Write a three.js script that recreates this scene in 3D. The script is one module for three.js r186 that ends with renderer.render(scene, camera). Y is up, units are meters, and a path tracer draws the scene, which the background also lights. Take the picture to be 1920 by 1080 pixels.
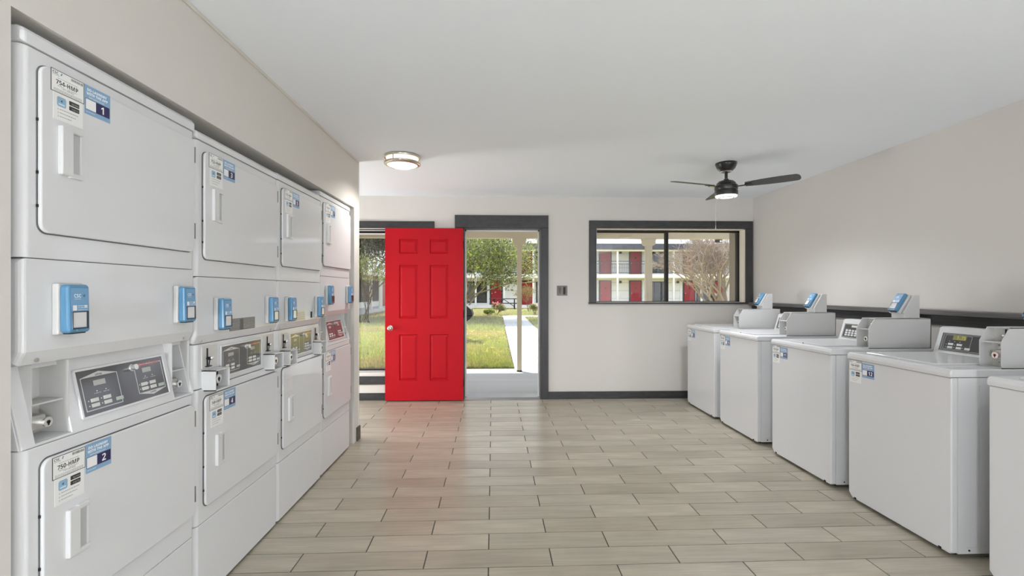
import * as THREE from 'three';
import { RoundedBoxGeometry } from 'three/addons/geometries/RoundedBoxGeometry.js';
import { mergeGeometries } from 'three/addons/utils/BufferGeometryUtils.js';

// ------------------------------------------------------------------ camera, sky, sun, exposure
const scene = new THREE.Scene();
const camera = new THREE.PerspectiveCamera(2 * Math.atan(540 / 888) * 180 / Math.PI, 1920 / 1080, 0.05, 300);
camera.position.set(0, 1.295, 0);
camera.rotation.y = -Math.atan(28 / 888);
camera.setViewOffset(1920, 1080, 0, -7, 1920, 1080);
const renderer = new THREE.WebGLRenderer({ antialias: true });
renderer.toneMapping = THREE.LinearToneMapping;
renderer.toneMappingExposure = 1.2;
renderer.shadowMap.enabled = true;
scene.background = new THREE.Color(0.93, 1.0, 1.12);
scene.backgroundIntensity = 1.5;
const sun = new THREE.DirectionalLight(new THREE.Color(1, 0.95, 0.86), 7.0);
sun.name = 'sun';
sun.position.set(-13, 34.6, -15.2 - 15);
sun.target.position.set(0, 0, -15);
sun.castShadow = true;
sun.shadow.mapSize.set(4096, 4096);
Object.assign(sun.shadow.camera, { left: -30, right: 30, top: 30, bottom: -30, near: 1, far: 90 });
scene.add(sun, sun.target);
const LAMP = { flush: 4.2, fan: 4.6, rear: 0.6, floor: [14, 14, 5] };  // rear and floor values feed the added, unseen fill lights

// ------------------------------------------------------------------ helpers
const { PI } = Math;
function rng(seed) { let s = seed >>> 0; return () => { s = (s + 0x6d2b79f5) >>> 0; let t = s; t = Math.imul(t ^ (t >>> 15), t | 1); t ^= t + Math.imul(t ^ (t >>> 7), t | 61); return ((t ^ (t >>> 14)) >>> 0) / 4294967296; }; }
const names = {};
function numbered(n) { const k = names[n] = (names[n] ?? -1) + 1; return k ? n + '_' + String(k).padStart(3, '0') : n; }
function tag(o, label, category, group) { Object.assign(o.userData, { label, category }); if (group) o.userData.group = group; return o; }
function thing(name, label, category, [x, y, z] = [0, 0, 0], turn = 0, group) {
  const o = new THREE.Group(); o.name = numbered(name); o.position.set(x, y, z); o.rotation.y = turn; scene.add(o);
  return tag(o, label, category, group);
}
function flat(g) { g = g.index ? g.toNonIndexed() : g; for (const k of Object.keys(g.attributes)) if (!['position', 'normal', 'uv'].includes(k)) g.deleteAttribute(k); g.clearGroups(); return g; }
const merge = (list) => list.length === 1 ? list[0] : mergeGeometries(list.map(flat));
function part(name, g, m, parent, label) {
  const o = new THREE.Mesh(Array.isArray(g) ? merge(g) : g, m); o.name = name; o.castShadow = o.receiveShadow = true;
  if (label) o.userData.label = label;
  parent.add(o); return o;
}
function struct(name, g, m, label) { const o = part(name, g, m, scene, label); o.userData.kind = 'structure'; return o; }
function at(g, x = 0, y = 0, z = 0, rx = 0, ry = 0, rz = 0) {
  g.applyMatrix4(new THREE.Matrix4().compose(new THREE.Vector3(x, y, z), new THREE.Quaternion().setFromEuler(new THREE.Euler(rx, ry, rz)), new THREE.Vector3(1, 1, 1))); return g;
}
const bx = (w, h, d, r = 0) => r ? new RoundedBoxGeometry(w, h, d, 2, Math.min(r, w / 2.01, h / 2.01, d / 2.01)) : new THREE.BoxGeometry(w, h, d);
// a box given by its two corners
const box = (x0, x1, y0, y1, z0, z1, r = 0) => at(bx(Math.abs(x1 - x0), Math.abs(y1 - y0), Math.abs(z1 - z0), r), (x0 + x1) / 2, (y0 + y1) / 2, (z0 + z1) / 2);
const cyl = (r0, r1, h, n = 24) => new THREE.CylinderGeometry(r0, r1, h, n);
const cylZ = (r, d, x, y, z, n = 20) => at(cyl(r, r, d, n), x, y, z, PI / 2);
function rod(a, b, r0, r1 = r0, n = 5) {
  const p = new THREE.Vector3(...a), q = new THREE.Vector3(...b), d = q.clone().sub(p), g = new THREE.CylinderGeometry(r1, r0, d.length(), n, 1, true);
  g.applyMatrix4(new THREE.Matrix4().compose(p.add(q).multiplyScalar(0.5), new THREE.Quaternion().setFromUnitVectors(new THREE.Vector3(0, 1, 0), d.normalize()), new THREE.Vector3(1, 1, 1)));
  return g;
}
function poly(points, holes = []) {
  const s = new THREE.Shape(points.map((p) => new THREE.Vector2(...p)));
  for (const h of holes) s.holes.push(new THREE.Path(h.map((p) => new THREE.Vector2(...p))));
  return s;
}
const rect = (x0, x1, y0, y1) => [[x0, y0], [x1, y0], [x1, y1], [x0, y1]];
function roundRect(x0, x1, y0, y1, r) {
  const s = new THREE.Shape();
  s.moveTo(x0 + r, y0); s.lineTo(x1 - r, y0); s.absarc(x1 - r, y0 + r, r, -PI / 2, 0); s.lineTo(x1, y1 - r); s.absarc(x1 - r, y1 - r, r, 0, PI / 2);
  s.lineTo(x0 + r, y1); s.absarc(x0 + r, y1 - r, r, PI / 2, PI); s.lineTo(x0, y0 + r); s.absarc(x0 + r, y0 + r, r, PI, 1.5 * PI); return s;
}
function extrude(shape, depth, bevel = 0, seg = 2, curve = 6) {
  return new THREE.ExtrudeGeometry(shape, { depth: Math.max(1e-4, depth - 2 * bevel), bevelEnabled: bevel > 0, bevelThickness: bevel, bevelSize: bevel, bevelOffset: -bevel, bevelSegments: seg, curveSegments: curve }).translate(0, 0, bevel);
}
// plan outline with rounded front corners, raised from y0 to y1; front at z = 0
function slab(w, d, y0, y1, r, bevel = 0.003) {
  const s = new THREE.Shape();
  s.moveTo(r, 0); s.lineTo(w - r, 0); s.absarc(w - r, r, r, -PI / 2, 0); s.lineTo(w, d); s.lineTo(0, d); s.lineTo(0, r); s.absarc(r, r, r, PI, 1.5 * PI);
  return at(extrude(s, y1 - y0, bevel, 2, 8), 0, y0, 0, -PI / 2);
}
// side profile given as [z, y], run along x from x0 to x1
function profile(points, x0, x1, bevel = 0, seg = 3) {
  const g = extrude(poly(points.map(([z, y]) => [-z, y])), x1 - x0, bevel, seg);
  return at(g, x0, 0, 0, 0, PI / 2);
}
const lathe = (pts, n = 40) => new THREE.LatheGeometry(pts.map((p) => new THREE.Vector2(...p)), n);
// smooth 2-D value noise that wraps every `period` cells
function noise2(seed) {
  const t = new Float32Array(4096), r = rng(seed); for (let i = 0; i < 4096; i++) t[i] = r();
  const h = (x, y, px, py) => t[((((x % px) + px) % px) * 73 + (((y % py) + py) % py) * 179) & 4095];
  return (x, y, px = 64, py = 64) => { const ix = Math.floor(x), iy = Math.floor(y), fx = x - ix, fy = y - iy, u = fx * fx * (3 - 2 * fx), v = fy * fy * (3 - 2 * fy);
    return (h(ix, iy, px, py) * (1 - u) + h(ix + 1, iy, px, py) * u) * (1 - v) + (h(ix, iy + 1, px, py) * (1 - u) + h(ix + 1, iy + 1, px, py) * u) * v; };
}
function texture(w, h, fn, { srgb = true, repeat } = {}) {
  const d = new Uint8Array(w * h * 4);
  for (let y = 0; y < h; y++) for (let x = 0; x < w; x++) { const c = fn(x / w, y / h), i = (y * w + x) * 4; d[i] = c[0] * 255; d[i + 1] = c[1] * 255; d[i + 2] = c[2] * 255; d[i + 3] = 255; }
  const t = new THREE.DataTexture(d, w, h); t.wrapS = t.wrapT = THREE.RepeatWrapping; t.magFilter = THREE.LinearFilter; t.minFilter = THREE.LinearMipmapLinearFilter; t.generateMipmaps = true;
  if (srgb) t.colorSpace = THREE.SRGBColorSpace; if (repeat) t.repeat.set(...repeat); t.needsUpdate = true; return t;
}
const lin = (r, g, b) => new THREE.Color().setRGB(r, g, b);
const std = (c, roughness = 0.6, o = {}) => new THREE.MeshStandardMaterial({ color: c.isColor ? c : new THREE.Color(c), roughness, ...o });
const phys = (c, roughness, o = {}) => new THREE.MeshPhysicalMaterial({ color: c.isColor ? c : new THREE.Color(c), roughness, ...o });

// ------------------------------------------------------------------ materials
const nA = noise2(3), nB = noise2(9), nC = noise2(21);
const orange = texture(256, 256, (u, v) => { const k = nA(u * 48, v * 48, 48, 48) * 0.6 + nB(u * 20, v * 20, 20, 20) * 0.4; return [k, k, k]; }, { srgb: false });
const brush = texture(256, 256, (u, v) => { const k = 0.82 + 0.2 * nA(u * 40, v * 6, 40, 6) + 0.16 * (nB(u * 9, v * 9, 9, 9) - 0.5); return [Math.min(1, k), Math.min(1, k), Math.min(1, k)]; });
const ripple = texture(256, 256, (u, v) => { const k = nB(u * 5, v * 5, 5, 5) * 0.8 + nA(u * 11, v * 11, 11, 11) * 0.2; return [k, k, k]; }, { srgb: false, repeat: [1.3, 1.3] });
const M = {
  wall: std(lin(0.70, 0.672, 0.635), 0.75, { bumpMap: orange, bumpScale: 0.0004 }),
  ceiling: std(lin(0.885, 0.925, 0.965), 0.85, { bumpMap: orange, bumpScale: 0.0004 }),
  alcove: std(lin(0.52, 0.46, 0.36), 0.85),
  charcoal: std(lin(0.048, 0.048, 0.05), 0.42, { map: brush }),
  enamel: phys(lin(0.725, 0.732, 0.745), 0.5, { specularIntensity: 0.35, clearcoat: 0.6, clearcoatRoughness: 0.07, bumpMap: ripple, bumpScale: 0.0012 }),
  plastic: phys(lin(0.70, 0.705, 0.71), 0.4, { clearcoat: 0.2, clearcoatRoughness: 0.3 }),
  whiteplastic: std(lin(0.62, 0.62, 0.61), 0.45),
  seam: std(lin(0.15, 0.15, 0.15), 0.7),
  cup: std(lin(0.50, 0.505, 0.51), 0.5),
  hinge: std(lin(0.20, 0.19, 0.175), 0.35, { metalness: 0.6 }),
  steel: std(lin(0.62, 0.61, 0.58), 0.38, { metalness: 0.85 }),
  coinplate: std(lin(0.64, 0.63, 0.60), 0.45, { metalness: 0.1 }),
  chrome: std(lin(0.88, 0.88, 0.88), 0.24, { metalness: 0.75 }),
  nickel: std(lin(0.66, 0.62, 0.55), 0.25, { metalness: 1 }),
  darkmetal: std(lin(0.02, 0.02, 0.02), 0.4, { metalness: 0.5 }),
  black: std(lin(0.012, 0.012, 0.012), 0.55),
  blue: phys(lin(0.085, 0.255, 0.44), 0.35, { clearcoat: 0.5, clearcoatRoughness: 0.2 }),
  screen: phys(lin(0.72, 0.72, 0.73), 0.2, { clearcoat: 1, clearcoatRoughness: 0.05 }),  // pale base colour stands in for the white reflection on the glass
  bezel: phys(lin(0.02, 0.022, 0.03), 0.25, { clearcoat: 0.6 }),
  red: phys(lin(0.47, 0.006, 0.014), 0.5, { specularIntensity: 0.3, bumpMap: orange, bumpScale: 0.0002 }),
  bronze: std(lin(0.018, 0.015, 0.012), 0.4, { metalness: 0.4 }),
  glass: phys(lin(1, 1, 1), 0, { transmission: 1, thickness: 0, ior: 1.5 }),
  white: std(lin(0.82, 0.82, 0.80), 0.5),
  strip: std(lin(0.75, 0.75, 0.73), 0.5),
  fanblack: phys(lin(0.011, 0.011, 0.01), 0.3, { clearcoat: 0.5, clearcoatRoughness: 0.12 }),
  blade: std(lin(0.075, 0.075, 0.073), 0.5),
  glow: new THREE.MeshStandardMaterial({ color: lin(0.9, 0.88, 0.82), emissive: lin(1, 0.93, 0.8), emissiveIntensity: 0.85, roughness: 0.5 }),
  glowcool: new THREE.MeshStandardMaterial({ color: lin(0.9, 0.9, 0.9), emissive: lin(1, 0.99, 0.96), emissiveIntensity: 0.9, roughness: 0.5 }),
  button: std(lin(0.72, 0.72, 0.70), 0.45),
  buttongreen: std(lin(0.50, 0.56, 0.50), 0.45),
  lcd: phys(lin(0.42, 0.42, 0.38), 0.25, { clearcoat: 0.6 }),
  trimgrey: std(lin(0.72, 0.72, 0.71), 0.4),
};

// printed matter, drawn once on one sheet
const sheet = document.createElement('canvas'); sheet.width = sheet.height = 2048;
const ctx = sheet.getContext('2d'); ctx.fillStyle = '#ffffff'; ctx.fillRect(0, 0, 2048, 2048);
const cursor = { x: 4, y: 4, row: 0 };
function print(w, h, draw) {
  if (cursor.x + w + 4 > 2048) { cursor.x = 4; cursor.y += cursor.row + 8; cursor.row = 0; }
  const r = { x: cursor.x, y: cursor.y, w, h }; cursor.x += w + 8; cursor.row = Math.max(cursor.row, h);
  ctx.save(); ctx.beginPath(); ctx.rect(r.x - 3, r.y - 3, w + 6, h + 6); ctx.clip(); ctx.translate(r.x, r.y); draw(ctx, w, h); ctx.restore();
  return [(r.x + 0.5) / 2048, (r.x + w - 0.5) / 2048, 1 - (r.y + h - 0.5) / 2048, 1 - (r.y + 0.5) / 2048];
}
const printed = new THREE.CanvasTexture(sheet); printed.colorSpace = THREE.SRGBColorSpace; printed.anisotropy = 16;
M.print = phys('#ffffff', 0.42, { map: printed, clearcoat: 0.25, clearcoatRoughness: 0.3 });
M.panelprint = phys('#ffffff', 0.3, { map: printed, clearcoat: 0.9, clearcoatRoughness: 0.08 });
// a thin plate whose front carries a printed rectangle
function plate(w, h, t, [u0, u1, v0, v1]) {
  const g = new THREE.BoxGeometry(w, h, t), uv = g.attributes.uv;
  for (let i = 0; i < uv.count; i++) { const front = i >= 16 && i < 20; uv.setXY(i, front ? u0 + uv.getX(i) * (u1 - u0) : u0 + 0.02 * (u1 - u0), front ? v0 + uv.getY(i) * (v1 - v0) : v0 + 0.02 * (v1 - v0)); }
  return g;
}
const text = (c, s, x, y, font, fill, maxW) => { c.font = font; c.fillStyle = fill; c.fillText(s, x, y, maxW); };
function lines(c, x, y, w, n, step, col, seed = 1) { const r = rng(seed); c.fillStyle = col; for (let i = 0; i < n; i++) { let q = x; while (q < x + w) { const k = 5 + r() * 16; c.fillRect(q, y + i * step, Math.min(k, x + w - q), step * 0.36); q += k + 4; } } }
const assetPrint = (code) => print(312, 186, (c, w, h) => {
  c.fillStyle = '#f2f2f0'; c.fillRect(-3, -3, w + 6, h + 6); c.strokeStyle = '#2b2b2b'; c.lineWidth = 5; c.strokeRect(3, 3, w - 6, h - 6);
  text(c, 'CSC', 14, 36, 'bold 30px sans-serif', '#3a3a3c', 70); c.fillStyle = '#3f8fb8'; c.beginPath(); c.arc(98, 20, 6, 0, 7); c.fill(); c.fillStyle = '#4a4a4a'; c.beginPath(); c.arc(92, 30, 5, 0, 7); c.fill();
  text(c, 'SERVICEWORKS', 15, 48, '9px sans-serif', '#555555');
  c.fillStyle = '#444444'; const r = rng(code.length * 7 + code.charCodeAt(2)); for (let x = 184; x < 296;) { const k = 2 + r() * 5; c.fillRect(x, 14, k, 22); x += k + 2 + r() * 3; }
  lines(c, 60, 62, 190, 1, 9, '#777777', 4); text(c, code, 44, 114, 'bold 50px sans-serif', '#222222', 232);
  lines(c, 60, 124, 60, 1, 9, '#666666', 5); text(c, '1-877-264-6622', 96, 144, '17px sans-serif', '#444444', 120); lines(c, 150, 124, 90, 1, 9, '#666666', 8);
  c.fillStyle = '#8a8a88'; c.fillRect(24, 154, w - 46, 2); lines(c, 24, 160, w - 46, 3, 7, '#777777', 6);
});
const numberPrint = (n) => print(280, 262, (c, w, h) => {
  c.fillStyle = '#84a8c9'; c.fillRect(-3, -3, w + 6, h + 6);
  text(c, 'DO LAUNDRY', 24, 50, 'bold 34px sans-serif', '#ffffff', 232); text(c, 'WITH THE APP', 20, 84, 'bold 34px sans-serif', '#ffffff', 240); text(c, 'GetPayMobile.com', 44, 110, '20px sans-serif', '#eaf2f8', 190);
  c.fillStyle = '#231f55'; c.fillRect(8, 120, w - 16, 100); c.fillStyle = '#f4f4f4'; c.fillRect(12, 124, 108, 92);
  c.textAlign = 'center'; text(c, n, 196, 204, 'bold 92px sans-serif', '#ffffff', 130); c.textAlign = 'left'; lines(c, 16, 236, 90, 1, 14, '#dbe7f1', 3);
});
const guidePrint = print(280, 214, (c, w, h) => {
  c.fillStyle = '#eeeeed'; c.fillRect(-3, -3, w + 6, h + 6);
  c.fillStyle = '#8fb4cf'; c.beginPath(); c.roundRect(34, 26, 84, 78, 16); c.fill(); c.fillStyle = '#27384a'; c.beginPath(); c.moveTo(66, 58); c.lineTo(84, 46); c.lineTo(82, 68); c.fill(); c.fillStyle = '#d5e4ee'; c.fillRect(48, 78, 56, 12);
  c.fillStyle = '#2a2a2a'; c.beginPath(); c.roundRect(146, 24, 98, 34, 6); c.fill(); c.beginPath(); c.roundRect(146, 66, 98, 34, 6); c.fill();
  text(c, 'App Store', 170, 48, '16px sans-serif', '#cccccc', 68); text(c, 'Google Play', 170, 90, '16px sans-serif', '#cccccc', 68);
  for (let i = 0; i < 3; i++) { c.strokeStyle = '#999999'; c.lineWidth = 2; c.strokeRect(40, 122 + i * 28, 9, 9); lines(c, 60, 122 + i * 28, [170, 150, 110][i], 1, 16, '#999999', 20 + i); }
});
const readerPrint = print(150, 268, (c, w, h) => {
  c.fillStyle = '#6f9dc4'; c.fillRect(-3, -3, w + 6, h + 6);
  text(c, 'CSC', 26, 62, 'bold 34px sans-serif', '#e9f1f7', 66); c.fillStyle = '#4a6a80'; c.beginPath(); c.arc(112, 50, 10, 0, 7); c.fill(); text(c, 'SERVICEWORKS', 28, 74, '8px sans-serif', '#dce9f2');
  c.fillStyle = '#f0f0ee'; c.fillRect(14, 112, 34, 34); lines(c, 58, 114, 80, 3, 13, '#dfeaf2', 31); c.fillStyle = '#e6e6e2'; c.fillRect(114, 112, 22, 15);
  lines(c, 50, 250, 50, 1, 12, '#cfe0ec', 33);
});
function frameLines(c, x, y, w, h, peakTop, peakBottom) {
  c.strokeStyle = '#c9c9c7'; c.lineWidth = 5; c.beginPath(); c.moveTo(x, y); if (peakTop) c.lineTo(x + w / 2, y - 26); c.lineTo(x + w, y); c.lineTo(x + w, y + h); if (peakBottom) c.lineTo(x + w / 2, y + h + 26); c.lineTo(x, y + h); c.closePath(); c.stroke();
  c.fillStyle = '#c9c9c7'; if (peakTop) { c.beginPath(); c.moveTo(x, y); c.lineTo(x + w / 2, y - 27); c.lineTo(x + w, y); c.fill(); text(c, 'UPPER', x + w / 2 - 26, y - 4, 'bold 15px sans-serif', '#333333'); }
  if (peakBottom) { c.beginPath(); c.moveTo(x, y + h); c.lineTo(x + w / 2, y + h + 27); c.lineTo(x + w, y + h); c.fill(); text(c, 'LOWER', x + w / 2 - 26, y + h + 16, 'bold 15px sans-serif', '#333333'); }
}
const dryerPanelPrint = print(640, 260, (c, w, h) => {
  c.fillStyle = '#4b4b50'; c.fillRect(-3, -3, w + 6, h + 6);
  frameLines(c, 24, 44, 240, 190, true, false); frameLines(c, 396, 30, 226, 184, false, true);
  text(c, 'Speed Queen', 424, 40, 'italic bold 32px sans-serif', '#c8483e', 180);
  for (const [x, y] of [[110, 130], [170, 130], [470, 112], [530, 112]]) { c.fillStyle = '#d0d0d0'; c.beginPath(); c.arc(x, y, 4, 0, 7); c.fill(); lines(c, x - 20, y + 10, 44, 1, 12, '#a8a8a8', x); }
  for (const [x, y] of [[46, 178], [46, 208], [128, 178], [128, 208], [412, 160], [412, 190], [482, 160], [482, 190]]) { c.fillStyle = '#d0d0d0'; c.beginPath(); c.arc(x, y, 4, 0, 7); c.fill(); }
});
const warningPrint = print(300, 78, (c, w, h) => { c.fillStyle = '#6a6a69'; c.fillRect(-3, -3, w + 6, h + 6); lines(c, 8, 8, 130, 7, 10, '#aaaaaa', 40); lines(c, 160, 6, 132, 7, 10, '#b4b4b2', 41); c.fillStyle = '#4c4c4c'; c.fillRect(116, 8, 40, 68); });
const washerPanelPrint = print(560, 220, (c, w, h) => {
  c.fillStyle = '#353538'; c.fillRect(-3, -3, w + 6, h + 6); c.strokeStyle = '#b9b9b5'; c.lineWidth = 3; c.strokeRect(10, 8, w - 20, h - 16); c.strokeRect(18, 16, w - 36, h - 32); c.strokeRect(30, 26, 200, h - 52);
  for (const [x, y] of [[70, 100], [110, 100], [150, 100], [50, 140], [50, 172], [116, 140], [116, 172], [180, 172]]) { c.fillStyle = '#d8d8d8'; c.beginPath(); c.arc(x, y, 4, 0, 7); c.fill(); }
  text(c, 'PERMANENT PRESS', 300, 50, 'bold 22px sans-serif', '#e2e2e2', 220); text(c, 'Speed Queen', 300, 190, 'italic bold 40px sans-serif', '#cf2a2a', 230);
});
const keypadPanelPrint = print(420, 220, (c, w, h) => {
  c.fillStyle = '#4a4a4a'; c.fillRect(-3, -3, w + 6, h + 6); c.strokeStyle = '#d2d2cd'; c.lineWidth = 6; c.strokeRect(8, 8, w - 16, h - 16); lines(c, 40, 84, 90, 2, 12, '#b0b0b0', 50); lines(c, 220, 30, 150, 5, 30, '#9a9a9a', 51);
});
const lcdPrint = print(120, 46, (c, w, h) => { c.fillStyle = '#8c8c50'; c.fillRect(-3, -3, w + 6, h + 6); text(c, '1.75', 34, 38, 'bold 40px monospace', '#e6d860', 80); });
const tag1Print = print(120, 50, (c, w, h) => { c.fillStyle = '#d9d8bf'; c.fillRect(-3, -3, w + 6, h + 6); lines(c, 8, 8, 100, 4, 10, '#b9b9a4', 60); });

// ------------------------------------------------------------------ the room
const CEIL = 2.44, BACK = -5.7, XL = -1.22, XR = 3.13, FRONT = 4.3, XFAR = -3.4;
function tileSlab(w, d) {   // a plank tile: flat top, small bevelled edge
  const h = 0.009, b = 0.0015, P = [], U = [], top = (x, z) => [x * (w / 2 - b), 0, z * (d / 2 - b)], mid = (x, z) => [x * w / 2, -b, z * d / 2], low = (x, z) => [x * w / 2, -h, z * d / 2];
  const quad = (a, b2, c, d2) => { for (const p of [a, b2, c, a, c, d2]) { P.push(...p); U.push(p[0] / 0.61 + 0.5, p[2] / 0.155 + 0.5); } };
  quad(top(-1, 1), top(1, 1), top(1, -1), top(-1, -1));
  const r = [[-1, 1], [1, 1], [1, -1], [-1, -1]];
  for (let i = 0; i < 4; i++) { const p = r[i], q = r[(i + 1) % 4]; quad(mid(...p), mid(...q), top(...q), top(...p)); quad(low(...p), low(...q), mid(...q), mid(...p)); }
  const g = new THREE.BufferGeometry(); g.setAttribute('position', new THREE.Float32BufferAttribute(P, 3)); g.setAttribute('uv', new THREE.Float32BufferAttribute(U, 2)); g.computeVertexNormals(); return g;
}
const tileMats = [0, 1, 2, 3, 4].map((k) => {
  const n1 = noise2(100 + k), n2 = noise2(140 + k), tone = [1, 0.95, 1.04, 0.975, 1.02][k], warm = [0, 0.006, -0.004, 0.008, -0.006][k];
  const t = texture(512, 128, (u, v) => {
    const streak = n1(u * 5, v * 42, 64, 64) * 0.5 + n2(u * 14, v * 64, 64, 64) * 0.28 + n1(u * 3 + 9, v * 14, 64, 64) * 0.5, cloud = n2(u * 3, v * 2.4, 64, 64), knot = Math.max(0, n1(u * 6 + 30, v * 5 + 7) - 0.72) * 0.5;
    const s = tone * (0.70 + 0.085 * (streak - 0.62) + 0.055 * (cloud - 0.5) - 0.14 * knot);
    return [s * 1.03 + warm, s * 0.985 + warm * 0.5, s * 0.885];
  });
  return phys(lin(0.86, 0.86, 0.86), 0.45, { map: t, clearcoat: 0.3, clearcoatRoughness: 0.2 });
});
{
  const grout = std(lin(0.075, 0.066, 0.052), 0.9);
  const floor = struct('floor', box(XFAR - 0.1, XR + 0.1, -0.12, -0.0025, BACK - 0.05, FRONT + 0.1), grout, 'wood look plank tile floor in a half bond with dark joints');
  const field = new THREE.Group(); // the tile grid is turned half a degree against the walls
  const turn = 0.009, L = 0.61, W = 0.156, full = tileSlab(L - 0.0055, W - 0.0052), r = rng(77), far = [], cs = Math.cos(turn), sn = Math.sin(turn);
  for (let k = -41; k < 23; k++) {
    const zc = -(2.2285 + W * (k + 0.5)), off = (k & 1) ? -0.0565 : -0.3615;
    for (let j = -6; j < 6; j++) {
      const xc = off + L * (j + 0.5);
      if (xc > XR + 0.15 || (zc > -4.0 && xc < -1.62) || (zc <= -4.0 && xc < -3.5)) continue;
      if (zc > -4.0 && xc < -1.5 && zc > -1.0) continue;
      const x = xc * cs + (zc + 4) * sn, z = (zc + 4) * cs - xc * sn - 4, pick = Math.floor(r() * 5);
      if (z > FRONT - 0.05) continue;
      if (k < -6 || (xc > 2.6 && zc > -3.6)) { far.push(at(full.clone(), x, 0, z, 0, turn)); continue; }
      const o = part('tile', full, tileMats[pick], floor); o.position.set(x, 0, z); o.rotation.y = turn + (r() < 0.5 ? PI : 0);
    }
  }
  const rest = part('tile_field', far, tileMats[0], floor); rest.userData.kind = 'stuff';
}
struct('ceiling', box(XFAR - 0.1, XR + 0.1, CEIL, CEIL + 0.15, BACK - 0.2, FRONT + 0.1), M.ceiling);
struct('wall_back', at(extrude(poly([[XFAR - 0.1, -0.1], [-0.405, -0.1], [-0.405, 2.06], [0.53, 2.06], [0.53, -0.1], [XR + 0.1, -0.1], [XR + 0.1, CEIL], [XFAR - 0.1, CEIL]], [rect(-2.3, -0.84, 0.33, 2.05), rect(1.2, 3.03, 1.165, 2.064)]), 0.2), 0, 0, BACK - 0.2), M.wall);
struct('wall_right', box(XR, XR + 0.15, -0.1, CEIL, BACK - 0.2, FRONT + 0.1), M.wall);
struct('wall_front', box(XFAR - 0.1, XR + 0.15, -0.1, CEIL, FRONT, FRONT + 0.15), std(lin(0.16, 0.165, 0.175), 0.8), 'unseen rear wall of the room, coloured dark to soak up bounced light');  // kept dark so less light bounces back into the room
struct('wall_left', [ // the wall in front of the dryer niche: near pier, header, far pier with its end face
  box(XL - 0.12, XL, -0.1, CEIL, -1.228, FRONT), box(XL - 0.12, XL, 2.013, CEIL, -4.085, -1.228), box(-2.1, XL, -0.1, CEIL, -4.21, -4.085)], M.wall);
struct('wall_niche', [box(-2.2, -2.1, -0.1, CEIL, -4.21, -1.1), box(-2.1, XL - 0.12, -0.1, CEIL, -1.2, -1.1)], M.alcove);
struct('wall_far', [box(XFAR - 0.12, XFAR, -0.1, CEIL, BACK - 0.2, -4.1), box(XFAR, -2.1, -0.1, CEIL, -4.21, -4.1)], M.wall);
struct('trim_1', [box(XL, XL + 0.008, CEIL - 0.016, CEIL, -4.21, FRONT, 0.003), box(XL - 0.004, XL + 0.006, 0, CEIL, -4.216, -4.2, 0.003)], std(lin(0.70, 0.665, 0.61), 0.6), 'thin painted corner bead along the ceiling and wall end');
// skirting
struct('baseboard_back', [box(0.618, XR, 0, 0.09, BACK, BACK + 0.018, 0.003), box(XFAR, -0.505, 0, 0.088, BACK, BACK + 0.018, 0.003)], M.charcoal);
struct('baseboard_right', box(XR - 0.018, XR, 0, 0.09, BACK + 0.018, FRONT, 0.003), M.charcoal);
struct('baseboard_left', [box(XL, XL + 0.014, 0, 0.118, -4.222, -4.14, 0.002), box(XL - 0.1, XL + 0.014, 0, 0.118, -4.226, -4.211, 0.002)], std(lin(0.10, 0.088, 0.072), 0.5, { map: brush }), 'short grey brown skirting piece wrapped round the wall end');

// ------------------------------------------------------------------ doorway, red door, windows
const ZC = BACK + 0.02;
struct('trim_2', [box(-0.505, 0.618, 2.062, 2.213, BACK, ZC, 0.003), box(0.53, 0.618, 0, 2.061, BACK, ZC, 0.003), box(-0.505, -0.407, 0, 2.061, BACK, BACK + 0.012)], M.charcoal, 'charcoal casing around the open doorway');
struct('trim_3', [box(1.111, 3.12, 2.06, 2.155, BACK, ZC, 0.003), box(1.111, 1.2, 1.165, 2.059, BACK, ZC, 0.003), box(3.032, 3.12, 1.165, 2.059, BACK, ZC, 0.003), box(1.105, 3.125, 1.147, 1.165, BACK - 0.002, BACK + 0.03, 0.003)], M.charcoal, 'charcoal casing and thin sill around the sliding window');
struct('trim_4', [box(-2.4, -0.748, 2.052, 2.136, BACK, ZC, 0.003), box(-0.84, -0.748, 0.29, 2.05, BACK, ZC, 0.003), box(-2.4, -2.3, 0.29, 2.05, BACK, ZC, 0.003), box(-2.4, -0.748, 0.19, 0.288, BACK, ZC, 0.003)], M.charcoal, 'charcoal casing around the tall window behind the red door');
{
  const dark = std(lin(0.09, 0.09, 0.09), 0.5);
  struct('trim_5', [box(-0.405, -0.388, 0, 2.06, BACK - 0.2, BACK + 0.012, 0.002), box(0.514, 0.53, 0, 2.06, BACK - 0.2, BACK + 0.012, 0.002), box(-0.405, 0.53, 2.044, 2.06, BACK - 0.2, BACK + 0.012, 0.002)], dark, 'dark door jamb lining');
  struct('trim_6', [box(-0.388, -0.372, 0.02, 2.044, BACK - 0.1, BACK - 0.06), box(0.499, 0.514, 0.02, 2.044, BACK - 0.1, BACK - 0.06), box(-0.388, 0.514, 2.028, 2.044, BACK - 0.1, BACK - 0.06)], M.strip, 'pale door stop around the doorway');
  struct('trim_7', profile([[-0.12, 0.0], [-0.1, 0.022], [0.08, 0.024], [0.1, 0.0]].map(([z, y]) => [z + BACK - 0.08, y]), -0.39, 0.515), std(lin(0.32, 0.32, 0.33), 0.35, { metalness: 0.7 }), 'grey metal threshold under the doorway');
}
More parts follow.
